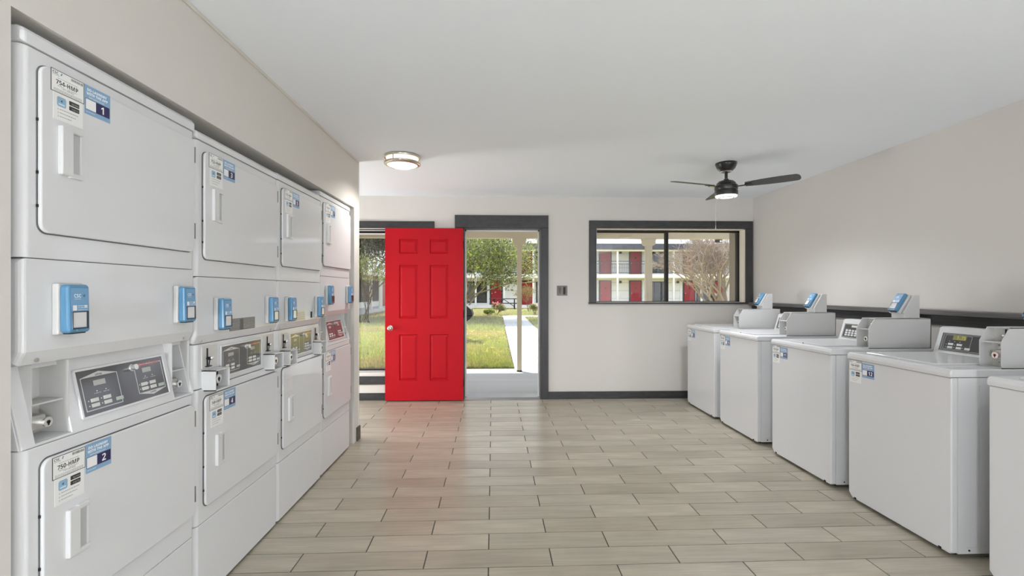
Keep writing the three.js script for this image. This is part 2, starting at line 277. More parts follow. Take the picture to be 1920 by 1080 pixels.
{
  const d = new THREE.Group(); d.name = 'door_1'; d.position.set(-0.402, 0.012, BACK + 0.042); d.userData = { kind: 'structure', label: 'bright red six panel door swung open flat against the wall' }; scene.add(d);
  const w = 0.915, h = 2.034, cols = [[0.165, 0.382], [0.524, 0.742]].map((p) => p.map((v) => v - w)), rows = [[1.736, 1.902], [0.97, 1.598], [0.235, 0.778]], holes = [], T = 0.042;
  for (const [x0, x1] of cols) for (const [y0, y1] of rows) holes.push(rect(x0, x1, y0, y1));
  part('door_leaf', [at(extrude(poly(rect(-w, 0, 0, h), holes), 0.016, 0.0016), 0, 0, T - 0.016), box(-w, 0, 0, h, 0, T - 0.012)], M.red, d);
  for (const [x0, x1] of cols) for (const [y0, y1] of rows) { // sunk field, sloped border, raised centre
    const W = x1 - x0, H = y1 - y0, b = 0.026, e = 0.007, g = new THREE.BufferGeometry(), c = [[0, 0], [1, 0], [1, 1], [0, 1]], P = [], ring = (i, z) => c.map(([a, q]) => [x0 + i + a * (W - 2 * i), y0 + i + q * (H - 2 * i), z]);
    const rings = [ring(0.001, T - 0.003), ring(e, T - 0.0115), ring(e + 0.004, T - 0.0115), ring(e + b, T - 0.0025)];
    const quad = (a, q, s, t) => P.push(...a, ...q, ...s, ...a, ...s, ...t);
    for (let k = 0; k < 3; k++) for (let i = 0; i < 4; i++) quad(rings[k][i], rings[k][(i + 1) % 4], rings[k + 1][(i + 1) % 4], rings[k + 1][i]);
    quad(...rings[3]); g.setAttribute('position', new THREE.Float32BufferAttribute(P, 3)); g.setAttribute('uv', new THREE.Float32BufferAttribute(P.flatMap((_, i) => i % 3 ? [] : [P[i], P[i + 1]]), 2)); g.computeVertexNormals();
    part('raised_panel', g, M.red, d);
  }
  const knob = part('door_knob', [at(lathe([[0, 0], [0.032, 0], [0.033, 0.004], [0.026, 0.008], [0.012, 0.012], [0.011, 0.03], [0.022, 0.036], [0.027, 0.046], [0.025, 0.056], [0.012, 0.06], [0, 0.0605]], 28), -w + 0.062, 0.855, T, PI / 2)], M.nickel, d, 'satin nickel round knob');
  part('key_slot', cylZ(0.006, 0.004, -w + 0.062, 0.855, T + 0.06), M.darkmetal, knob);
  part('latch_plate', box(-w - 0.001, -w + 0.001, 0.82, 0.89, 0.008, 0.032), M.nickel, d);
  for (const y of [0.2, 1.02, 1.84]) part('hinge', [at(cyl(0.006, 0.006, 0.09, 12), 0.004, y, T * 0.5), box(-0.002, 0.001, y - 0.045, y + 0.045, 0.004, T - 0.004)], M.darkmetal, d);
}
struct('trim_8', [box(3.012, 3.031, 1.166, 2.063, BACK - 0.1, BACK + 0.004), box(1.2, 3.03, 2.052, 2.065, BACK - 0.1, BACK + 0.004), box(1.199, 1.206, 1.166, 2.063, BACK - 0.1, BACK + 0.004)], std(lin(0.82, 0.76, 0.64), 0.6), 'lining of the sliding window opening with warm sun bounce put into its colour');  // cream tone imitates sunlight bounced onto the reveal
function windowGroup(name, label) { const g = new THREE.Group(); g.name = name; g.userData = { kind: 'structure', label }; scene.add(g); return g; }
{
  const w = windowGroup('window_1', 'tall fixed window partly hidden by the red door'), z0 = BACK - 0.13, z1 = BACK - 0.07;
  part('window_frame', [box(-2.3, -0.84, 2.0, 2.05, z0, z1), box(-2.3, -0.84, 0.33, 0.36, z0, z1), box(-2.3, -2.26, 0.33, 2.05, z0, z1), box(-0.88, -0.84, 0.33, 2.05, z0, z1)], M.bronze, w);
  part('glazing_bead', [box(-2.26, -0.88, 1.992, 2.0, z0 + 0.01, z1 + 0.004), box(-2.3, -0.84, 2.03, 2.037, z1, z1 + 0.008), box(-2.3, -0.84, 0.335, 0.342, z1, z1 + 0.008)], M.white, w);
  part('pane', box(-2.26, -0.88, 0.36, 2.0, z0 + 0.028, z0 + 0.032), M.glass, w);
  part('window_sill', box(-2.3, -0.84, 0.3, 0.335, BACK - 0.24, BACK - 0.13), M.white, w);
}
{
  const w = windowGroup('window_2', 'wide sliding window with a dark bronze frame'), z0 = BACK - 0.15, z1 = BACK - 0.1;
  part('window_frame', [box(1.2, 3.03, 2.03, 2.064, z0, z1), box(1.2, 3.03, 1.165, 1.178, z0, z1), box(1.2, 1.222, 1.165, 2.064, z0, z1), box(2.99, 3.01, 1.165, 2.064, z0, z1)], M.bronze, w);
  part('sliding_sash', [box(2.08, 2.116, 1.17, 2.04, z0 + 0.005, z1 + 0.012), box(1.222, 2.09, 2.02, 2.034, z0 + 0.02, z1 + 0.01)], M.bronze, w);
  part('pane', box(1.222, 2.09, 1.178, 2.03, z0 + 0.034, z0 + 0.038), M.glass, w); part('pane', box(2.1, 2.99, 1.178, 2.03, z0 + 0.018, z0 + 0.022), M.glass, w);
  part('window_sill', box(1.2, 3.03, 1.155, 1.169, BACK - 0.2, BACK - 0.002), M.white, w);
  part('exterior_return', [box(2.985, 3.12, 1.1, 2.15, BACK - 0.3, BACK - 0.16)], std(lin(0.36, 0.32, 0.26), 0.9, { bumpMap: orange, bumpScale: 0.002 }), w, 'rough tan outer return of the opening');
}
{
  const p = thing('switch_plate', 'square dark chrome switch plate on the wall between doorway and window', 'switch', [0.785, 1.308, BACK]);
  part('cover', at(extrude(roundRect(-0.063, 0.063, -0.06, 0.06, 0.004), 0.006, 0.002), 0, 0, 0), std(lin(0.10, 0.088, 0.08), 0.3, { metalness: 0.9 }), p);
  part('outlet', box(0.012, 0.042, -0.045, 0.045, 0.004, 0.009, 0.002), M.black, p); part('rocker_switch', at(bx(0.032, 0.066, 0.006, 0.002), -0.027, 0, 0.008, 0.1), std(lin(0.10, 0.085, 0.075), 0.3), p);
}

// ------------------------------------------------------------------ lamps
function pointLamp(x, y, z, power, color, size = 2) { const l = new THREE.PointLight(color, power); l.name = 'fill_glow'; l.position.set(x, y, z); l.castShadow = true; l.shadow.radius = size; scene.add(l); return l; }
const WARM = lin(1, 0.965, 0.915), NEUTRAL = lin(0.965, 0.985, 1.02);
function flushLight(x, z, power, label, tint = WARM) {
  const t = thing('ceiling_light', label, 'ceiling light', [x, CEIL, z], 0.5);
  part('diffuser', lathe([[0, -0.104], [0.04, -0.102], [0.08, -0.095], [0.112, -0.083], [0.128, -0.07], [0.132, -0.058], [0.132, -0.004], [0, -0.004]], 48), M.glow, t, 'glowing opal glass bowl');
  part('upper_ring', lathe([[0.133, -0.002], [0.151, -0.002], [0.153, -0.008], [0.152, -0.018], [0.147, -0.021], [0.133, -0.021], [0.133, -0.002]], 48), M.nickel, t);
  part('lower_ring', lathe([[0.133, -0.056], [0.15, -0.056], [0.153, -0.061], [0.152, -0.068], [0.142, -0.075], [0.13, -0.08], [0.127, -0.077], [0.133, -0.056]], 48), M.nickel, t);
  for (const a of [0.3, 2.4, 4.5]) part('post', at(cyl(0.004, 0.004, 0.072, 10), 0.147 * Math.cos(a), -0.04, 0.147 * Math.sin(a)), M.nickel, t);
  const l = new THREE.SpotLight(tint, power, 0, 1.36, 0.55); l.name = 'ceiling_lamp_glow'; l.position.set(x, CEIL - 0.11, z); l.target.position.set(x, 0, z); l.castShadow = true; l.shadow.radius = 4; scene.add(l, l.target);
}
flushLight(-0.8, -4.03, LAMP.flush, 'round flush ceiling light with two metal rings near the wall end');
flushLight(1.7, -0.1, LAMP.rear, 'added unseen round flush fill light above and behind the viewer', NEUTRAL);  // extra fixture out of view, added to brighten the room
flushLight(1.7, 1.7, LAMP.rear, 'added unseen round flush fill light at the rear of the room', NEUTRAL);  // second added fixture, also unseen, for fill light
for (const [x, power, label] of [[2.72, LAMP.floor[0], 'added unseen globe fill light at the rear of the room in line with the washers'], [-0.9, LAMP.floor[1], 'added unseen globe fill light at the rear of the room beside the left wall'], [-2.9, LAMP.floor[2], 'added unseen globe fill light in the bay behind the end of the dryer wall']]) {  // globes on poles added out of view as fill light
  const lz = x < -2 ? -4.72 : 2.3, t = thing('fill_lamp', label, 'fill light', [x, 0, lz]);
  part('base', lathe([[0, 0], [0.15, 0], [0.15, 0.012], [0.03, 0.03], [0.014, 0.05], [0, 0.05]]), M.nickel, t); part('pole', at(cyl(0.012, 0.012, 0.56, 16), 0, 0.32, 0), M.nickel, t);
  part('globe', at(new THREE.SphereGeometry(0.17, 32, 24), 0, 0.75, 0), M.glowcool, t);
  pointLamp(x, 0.75, lz, power, lin(0.955, 0.985, 1.03), 7);
}
{
  const t = thing('ceiling_fan', 'black ceiling fan with three blades and a lit lens', 'ceiling fan', [2.04, CEIL, -4.157]);
  part('canopy', lathe([[0, 0], [0.09, 0], [0.09, -0.016], [0.086, -0.02], [0.084, -0.028], [0.074, -0.05], [0.05, -0.074], [0.03, -0.08], [0, -0.08]]), M.fanblack, t);
  part('canopy_ring', lathe([[0.03, -0.079], [0.05, -0.074], [0.052, -0.077], [0.034, -0.084], [0.03, -0.079]]), M.chrome, t);
  part('down_rod', [at(cyl(0.013, 0.013, 0.075, 16), 0, -0.115, 0), at(cyl(0.022, 0.026, 0.018, 20), 0, -0.152, 0)], M.fanblack, t);
  part('motor_housing', lathe([[0, -0.155], [0.04, -0.156], [0.062, -0.162], [0.078, -0.178], [0.082, -0.186], [0.078, -0.19], [0.093, -0.198], [0.097, -0.206], [0.097, -0.236], [0.09, -0.24], [0.09, -0.246], [0.097, -0.25], [0.097, -0.282], [0.093, -0.29], [0, -0.29]]), M.fanblack, t);
  part('lens', lathe([[0.092, -0.289], [0.09, -0.3], [0.076, -0.307], [0.04, -0.311], [0, -0.312]]), M.glowcool, t, 'white lit lens');
  part('lens_ring', lathe([[0.058, -0.309], [0.062, -0.3115], [0.066, -0.309]]), M.fanblack, t);
  for (const deg of [42, 162, 282]) {
    const s = new THREE.Shape(); s.moveTo(0.16, -0.04); s.bezierCurveTo(0.3, -0.062, 0.45, -0.066, 0.55, -0.058); s.bezierCurveTo(0.585, -0.05, 0.585, 0.05, 0.55, 0.058); s.bezierCurveTo(0.45, 0.066, 0.3, 0.062, 0.16, 0.04); s.closePath();
    const turn = new THREE.Matrix4().makeRotationY(-deg * PI / 180);
    const b = part('blade', at(extrude(s, 0.006, 0.001), 0, -0.212, 0, -PI / 2 - 0.22).applyMatrix4(turn), M.blade, t);
    part('blade_iron', merge([at(bx(0.1, 0.006, 0.035, 0.002), 0.135, -0.218, 0), at(bx(0.06, 0.005, 0.055, 0.002), 0.185, -0.216, 0, -0.22)]).applyMatrix4(turn), M.fanblack, b);
  }
  const chain = part('pull_chain', [rod([-0.1, -0.275, 0.02], [-0.104, -0.285, 0.02], 0.006, 0.006, 8), rod([-0.104, -0.285, 0.02], [-0.104, -0.56, 0.02], 0.0014, 0.0014, 6)], M.nickel, t);
  part('pull_weight', [at(cyl(0.002, 0.004, 0.028, 10), -0.104, -0.57, 0.02), at(cyl(0.005, 0.005, 0.004, 10), -0.104, -0.586, 0.02)], M.nickel, chain);
  const l = new THREE.SpotLight(NEUTRAL, LAMP.fan, 0, 1.35, 0.6); l.name = 'fan_lamp_glow'; l.position.set(2.04, CEIL - 0.33, -4.157); l.target.position.set(2.04, 0, -4.157); l.castShadow = true; l.shadow.radius = 4; scene.add(l, l.target);
}
// ------------------------------------------------------------------ pieces shared by the machines
const READER = { w: 0.078, h: 0.137 };
// a card reader: pale back shell, tapered blue cover with a screen; its back lies in z = 0, its left lower corner in the origin
function cardReader(parent, x, y, z, rx = 0, screenDark = false) {
  const { w, h } = READER;
  const shell = part('card_reader', [at(bx(w + 0.004, h + 0.006, 0.018, 0.005), w / 2, h / 2, 0.009)], M.whiteplastic, parent, 'blue card reader with a small screen');
  shell.position.set(x, y, z); shell.rotation.x = rx;
  const s = roundRect(0.002, w - 0.002, 0.001, h - 0.001, 0.01), g = extrude(s, 0.026, 0.007, 4), p = g.attributes.position;
  for (let i = 0; i < p.count; i++) { const k = p.getZ(i) / 0.026; p.setX(i, w / 2 + (p.getX(i) - w / 2) * (1 - 0.07 * k)); p.setZ(i, p.getZ(i) * (0.86 + 0.14 * (1 - p.getY(i) / h))); }
  g.computeVertexNormals(); g.translate(0, 0, 0.017);
  part('blue_cover', g, M.blue, shell);
  part('print', at(plate(w - 0.022, h - 0.022, 0.0006, readerPrint), w / 2, h / 2, 0.0421, -0.027), M.print, shell);
  part('screen_frame', at(extrude(poly(rect(0, 0.052, 0, 0.05), [rect(0.003, 0.045, 0.004, 0.047)]), 0.004, 0.0008), 0.0125, 0.011, 0.0412), M.bezel, shell);
  part('screen', box(0.014, 0.059, 0.013, 0.059, 0.0405, 0.0438), screenDark ? M.bezel : M.screen, shell);
  part('card_slot', box(0.014, w - 0.014, -0.002, 0.003, 0.01, 0.036), M.black, shell);
  part('status_light', at(new THREE.SphereGeometry(0.0018, 8, 6), 0.028, 0.0085, 0.0432), std(lin(0.25, 0.6, 0.2), 0.4), shell);
  return shell;
}
function stickers(parent, x, y, z, num, code, opts = {}) {
  if (code) { part('asset_label', at(plate(0.103, 0.0615, 0.0008, assetPrint(code)), x + 0.0515, y - 0.0307, z + 0.0004), M.print, parent, 'white asset label reading ' + code); }
  part('guide_label', at(plate(0.092, 0.074, 0.0006, guidePrint), x + 0.053, y - 0.0985, z + 0.0003), M.print, parent);
  if (num) part('number_label', at(plate(0.0915, 0.0855, 0.0009, numberPrint(num)), x + 0.1505, y - 0.0425 + (opts.lift ?? 0), z + 0.0005), M.print, parent, 'blue number label reading ' + num);
}
function pocketHandle(parent, x, y, z) { // moulded pull with a scooped cup, open to the right
  const h = part('handle', [box(0, 0.037, 0, 0.136, -0.004, 0.012, 0.004), box(0.03, 0.072, 0.124, 0.139, -0.004, 0.0105, 0.004), box(0.03, 0.072, -0.003, 0.011, -0.004, 0.0105, 0.004), box(0.066, 0.072, 0, 0.136, -0.004, 0.005, 0.0024)], M.plastic, parent, 'moulded white pull handle');
  h.position.set(x, y, z);
  part('finger_cup', box(0.034, 0.068, 0.004, 0.13, 0, 0.0016), M.cup, h);
}
function dryerDoor(parent, name, x0, x1, y0, y1) {
  const d = part(name, extrude(roundRect(x0, x1, y0, y1, 0.026), 0.011, 0.0045, 3, 10).translate(0, 0, 0.0012), M.enamel, parent);
  part('door_gap_shade', extrude(roundRect(x0 - 0.0016, x1 + 0.0016, y0 - 0.0032, y1 + 0.0022, 0.028), 0.0022, 0, 1, 10), M.seam, d);  // dark ring drawn in place of the shaded gap round the door
  for (const y of [y1 - 0.06, y0 + 0.085]) part('hinge', [at(cyl(0.0042, 0.0042, 0.062, 10), x1 - 0.001, y, 0.0105), box(x1 - 0.006, x1 + 0.008, y - 0.031, y + 0.031, 0.001, 0.0045)], M.hinge, d);
  for (const y of [y1 - 0.15, y1 - 0.29, y0 + 0.07]) part('edge_clip', box(x0 - 0.003, x0 + 0.002, y - 0.004, y + 0.004, 0.001, 0.006), M.darkmetal, d);
  return d;
}
const screw = (parent, x, y, z, m = M.steel) => part('screw', [cylZ(0.0055, 0.004, x, y, z), box(x - 0.004, x + 0.004, y - 0.0008, y + 0.0008, z + 0.0015, z + 0.0024)], m, parent);
// coin slide: narrow chute, round pusher and foot
function coinSlide(parent, x, y, z, h = 0.078) {
  part('coin_slide', [box(x - 0.0022, x + 0.0022, y, y + h, z, z + 0.004), cylZ(0.007, 0.016, x - 0.001, y + h * 0.45, z + 0.01), box(x - 0.014, x + 0.014, y, y + 0.004, z, z + 0.014, 0.001), rod([x, y + h * 0.4, z + 0.012], [x, y, z + 0.008], 0.0022)], M.darkmetal, parent);
  part('slide_knob', at(new THREE.SphereGeometry(0.0085, 16, 12), x + 0.004, y + h * 0.47, z + 0.017), M.chrome, parent);
}
function lockCylinder(parent, x, y, z, r = 0.014) {
  const l = part('lock', [cylZ(r, 0.03, x, y, z + 0.008), cylZ(r * 1.15, 0.005, x, y, z + 0.02)], M.chrome, parent);
  part('keyhole', [cylZ(r * 0.42, 0.002, x, y, z + 0.0232), box(x - 0.0018, x + 0.0018, y - r * 0.75, y, z + 0.022, z + 0.0242)], M.black, l);
}

// ------------------------------------------------------------------ stacked dryers in the niche (left face of each unit nearest the viewer; front looks into the room)
function makeDryer(o) {
  const t = thing('stacked_dryer', o.label, 'dryer', [XL + (o.out ?? 0), 0, -o.z], PI / 2, 'stacked coin dryers in the niche'), s = o.w / 0.683, W = o.w, D = 0.72, q = o.y, X = (v) => v * s;
  part('carcass', box(0.006, W - 0.006, 0.03, q.top - 0.03, -D, -0.135), M.seam, t);
  part('toe_panel', slab(W - 0.002, D, 0.014, q.toe - 0.0012, 0.022), M.enamel, t);
  part('lower_cabinet', slab(W - 0.002, D, q.toe + 0.0012, q.conB - 0.001, 0.022), M.enamel, t);
  for (const x of [0.05, W - 0.05]) part('foot', at(cyl(0.018, 0.022, 0.014, 12), x, 0.007, -0.06), M.darkmetal, t);
  const ld = dryerDoor(t, 'lower_door', X(0.046), X(0.666), q.ldB, q.ldT);
  pocketHandle(ld, X(0.11), q.ldB + 0.145, 0.0115);
  if (o.low) stickers(ld, X(0.07), q.ldT - 0.004, 0.0122, o.low[0], o.low[1], { lift: 0.002 });
  else part('guide_label', at(plate(0.09, 0.078, 0.0006, guidePrint), X(0.07) + 0.05, q.ldT - 0.1, 0.0125), M.plastic, ld, 'faded white sheet left from a removed label');
  part('upper_panel', profile([[0, q.panT - 0.001], [0, q.panB + 0.036], [-0.017, q.panB + 0.001], [-D, q.panB + 0.001], [-D, q.panT - 0.001]], 0, W - 0.002, 0.014, 4), M.enamel, t);
  part('upper_cabinet', slab(W - 0.002, D, q.panT + 0.001, q.lid - 0.001, 0.022), M.enamel, t);
  part('top_lid', profile([[0.004, q.lid + 0.0012], [0.004, q.top - 0.016], [-0.004, q.top - 0.005], [-0.016, q.top], [-D, q.top], [-D, q.lid + 0.0012]], -0.001, W - 0.001, 0.012, 4), M.enamel, t);
  const ud = dryerDoor(t, 'upper_door', X(0.04), X(0.664), q.udB, q.udT);
  pocketHandle(ud, X(0.088), q.udB + 0.166, 0.0115);
  stickers(ud, X(0.066), q.udT + 0.006 - (o.stickDrop ?? 0.004), 0.0122, o.up[0], o.up[1]);
  for (const x of [X(0.05), X(0.632)]) screw(t, x, q.panB + 0.012, -0.009);
  for (const x of o.readers) {
    cardReader(t, x, o.ry, 0.0005, 0, o.dark);
  }
  const y0 = q.conB + 0.001, y1 = q.panB - 0.001, H = y1 - y0;
  if (o.kind === 'sloped') slopedConsole(t, X, W, D, y0, y1); else boxedConsole(t, X, W, D, y0, y1);
  if (o.extra) o.extra(t, X);
  return t;
}
function controlPanel(parent, x0, x1, y0, y1, z, rx = 0) { // printed fascia in a raised frame, with buttons, displays and a key lock
  const w = x1 - x0, h = y1 - y0, g = new THREE.Group(); g.name = 'control_panel'; g.position.set(x0, y0, z); g.rotation.x = rx; parent.add(g);
  part('panel_frame', extrude((() => { const s = roundRect(-0.008, w + 0.008, -0.008, h + 0.008, 0.008); s.holes.push(new THREE.Path(rect(0, w, 0, h).map((p) => new THREE.Vector2(...p)))); return s; })(), 0.007, 0.002), M.enamel, g);
  part('fascia', at(plate(w, h, 0.002, dryerPanelPrint), w / 2, h / 2, 0.003), M.panelprint, g);
  const k = w / 640, px = (x, y, bw, bh) => box(x * k, (x + bw) * k, h - (y + bh) * h / 260, h - y * h / 260, 0.0035, 0.0058, 0.0008);
  part('display', px(96, 66, 78, 32), M.lcd, g); part('display', px(454, 54, 70, 32), M.lcd, g);
  for (const [x, y, m] of [[58, 168, 0], [58, 198, 0], [140, 168, 0], [140, 198, 0], [222, 196, 1], [424, 150, 0], [424, 180, 0], [494, 150, 0], [494, 180, 0], [562, 182, 1]]) part('button', px(x, y, 50, 21), m ? M.buttongreen : M.button, g);
  const kx = 372 * k, ky = h - 38 * h / 260;
  part('key_lock', [cylZ(0.0095, 0.022, kx, ky, 0.013), cylZ(0.0115, 0.004, kx, ky, 0.006)], M.chrome, g);
  return g;
}
function slopedConsole(t, X, W, D, y0, y1) {
  const H = y1 - y0, back = 0.047, a = Math.atan2(back, H), L = Math.hypot(back, H), ca = Math.cos(a), V = (y) => (y - y0) / ca;
  const holes = [[0.04, 0.147], [0.57, 0.668]].map(([p, q]) => rect(X(p), X(q) - 0.002, V(y0 + 0.008), V(y1 - 0.014)));
  const face = at(extrude(poly(rect(0.002, W - 0.004, 0, L), holes), 0.012, 0.0025).translate(0, 0, -0.012), 0, y0, 0, -a);
  const end = (x) => profile([[-0.006, y0], [-back - 0.006, y1], [-D, y1], [-D, y0]], x, x + 0.02, 0.002);
  part('console', [face, end(0), end(W - 0.022), box(0.02, W - 0.02, y0, y0 + 0.008, -0.14, -0.008), box(0.02, W - 0.02, y1 - 0.012, y1, -0.14, -back - 0.004), box(X(0.147), X(0.57), y0, y1, -0.2, -0.075)], M.enamel, t);
  controlPanel(t, X(0.187), X(0.54), y0 + 0.036, y0 + 0.036 + 0.136, -0.0078, -a);
  for (const [p, q] of [[0.04, 0.147], [0.57, 0.668]]) {
    const x0 = X(p) + 0.001, x1 = X(q) - 0.003, g = part('coin_recess', [box(x0, x1, y0, y1, -0.095, -0.093), box(x0 - 0.003, x0, y0, y1, -0.1, -0.012), box(x1, x1 + 0.003, y0, y1, -0.1, -0.012)], M.whiteplastic, t);
    part('coin_plate', [box(x0 + 0.004, x1 - 0.03, y0 + 0.108, y1 - 0.006, -0.093, -0.088)], M.coinplate, g);
    part('recess_shelf', at(bx(x1 - x0, 0.005, 0.07, 0.001), (x0 + x1) / 2, y0 + 0.104, -0.061), M.whiteplastic, g);
    coinSlide(g, x0 + 0.03, y0 + 0.112, -0.088, 0.075);
    part('coin_box', [at(bx(0.058, 0.046, 0.05, 0.008), x0 + 0.04, y0 + 0.05, -0.062), box(x0 + 0.006, x1 - 0.03, y0 + 0.012, y0 + 0.096, -0.093, -0.087)], M.steel, g, 'worn steel coin box');
    for (const yy of [0.022, 0.086]) part('rivet', at(new THREE.SphereGeometry(0.006, 12, 8), x1 - 0.04, y0 + yy, -0.087), M.steel, g);
    lockCylinder(g, x0 + 0.056, y0 + 0.05, -0.044, 0.012);
  }
}
function boxedConsole(t, X, W, D, y0, y1) {
  part('console', at(slab(W - 0.004, D, y0, y1, 0.03), 0.001, 0, -0.008), M.enamel, t);
  controlPanel(t, X(0.18), X(0.516), y0 + 0.026, y0 + 0.156, -0.008);
  for (const [x0, x1] of [[X(0.05), X(0.15)], [X(0.55), X(0.652)]]) {
    const w = x1 - x0, g = part('coin_plate', box(x0 - 0.003, x1, y0 + 0.082, y0 + 0.172, -0.009, -0.004, 0.002), M.coinplate, t);
    coinSlide(g, x0 + 0.03, y0 + 0.086, -0.004, 0.078);
    const h = part('coin_box', [box(x0, x0 + 0.004, y0 - 0.012, y0 + 0.074, -0.008, 0.05), box(x1 - 0.004, x1, y0 - 0.012, y0 + 0.074, -0.008, 0.05), box(x0, x1, y0 + 0.07, y0 + 0.074, -0.008, 0.05), box(x0, x1, y0 - 0.012, y0 - 0.008, -0.008, 0.05)], M.plastic, t, 'protruding white hood round the coin box lock');
    part('coin_door', box(x0 + 0.004, x1 - 0.004, y0 - 0.008, y0 + 0.07, -0.01, 0.002), M.darkmetal, h);
    part('lock_bracket', [box(x0 + 0.02, x0 + 0.034, y0 + 0.02, y0 + 0.044, 0, 0.022, 0.002), box(x0 + 0.026, x0 + 0.04, y0 + 0.056, y0 + 0.068, 0, 0.014)], M.darkmetal, h);
    lockCylinder(h, x0 + 0.05, y0 + 0.032, 0.012, 0.017);
  }
}
makeDryer({ z: 1.253, w: 0.7, kind: 'sloped', label: 'white stacked dryer nearest the viewer, with number labels 1 and 2', up: ['1', '754-HMP'], low: ['2', '750-HMP'], readers: [0.084, 0.569], ry: 1.179,
  y: { top: 1.985, lid: 1.938, udT: 1.902, udB: 1.453, panT: 1.383, panB: 1.101, conB: 0.884, ldT: 0.846, ldB: 0.4, toe: 0.313 } });
makeDryer({ z: 1.956, w: 0.713, kind: 'boxed', label: 'white stacked dryer with number labels 3 and 4 and a grey warning label', up: ['3', '752-HMP'], low: ['4', '749-HMP'], readers: [0.12, 0.572], ry: 1.131, dark: false,
  y: { top: 1.957, lid: 1.917, udT: 1.878, udB: 1.43, panT: 1.357, panB: 1.078, conB: 0.892, ldT: 0.858, ldB: 0.4, toe: 0.336 },
  extra: (t, X) => part('warning_label', at(plate(0.226, 0.056, 0.0008, warningPrint), 0.356, 1.142, 0.0004), M.print, t, 'grey printed warning label') });
makeDryer({ z: 2.672, w: 0.652, kind: 'boxed', label: 'white stacked dryer with number label 5, bright reflections on its doors', up: ['5', '751-HMP'], low: null, readers: [0.086, 0.53], ry: 1.127, dark: false,
  y: { top: 1.961, lid: 1.919, udT: 1.883, udB: 1.44, panT: 1.357, panB: 1.078, conB: 0.886, ldT: 0.86, ldB: 0.4, toe: 0.338 },
  extra: (t) => { part('notice_label', at(plate(0.14, 0.06, 0.0008, tag1Print), 0.31, 1.145, 0.0004), M.print, t, 'pale yellow notice label'); part('tag', box(0.468, 0.486, 1.125, 1.165, 0, 0.004), M.darkmetal, t); } });
makeDryer({ z: 3.329, w: 0.66, kind: 'sloped', label: 'white stacked dryer farthest down the niche, with number labels 7 and 8', up: ['7', '753-HMP'], low: ['8', '748-HMP'], readers: [0.088, 0.546], ry: 1.204, dark: true, out: -0.006,
  y: { top: 2.002, lid: 1.962, udT: 1.926, udB: 1.477, panT: 1.405, panB: 1.118, conB: 0.9, ldT: 0.865, ldB: 0.4, toe: 0.318 } });

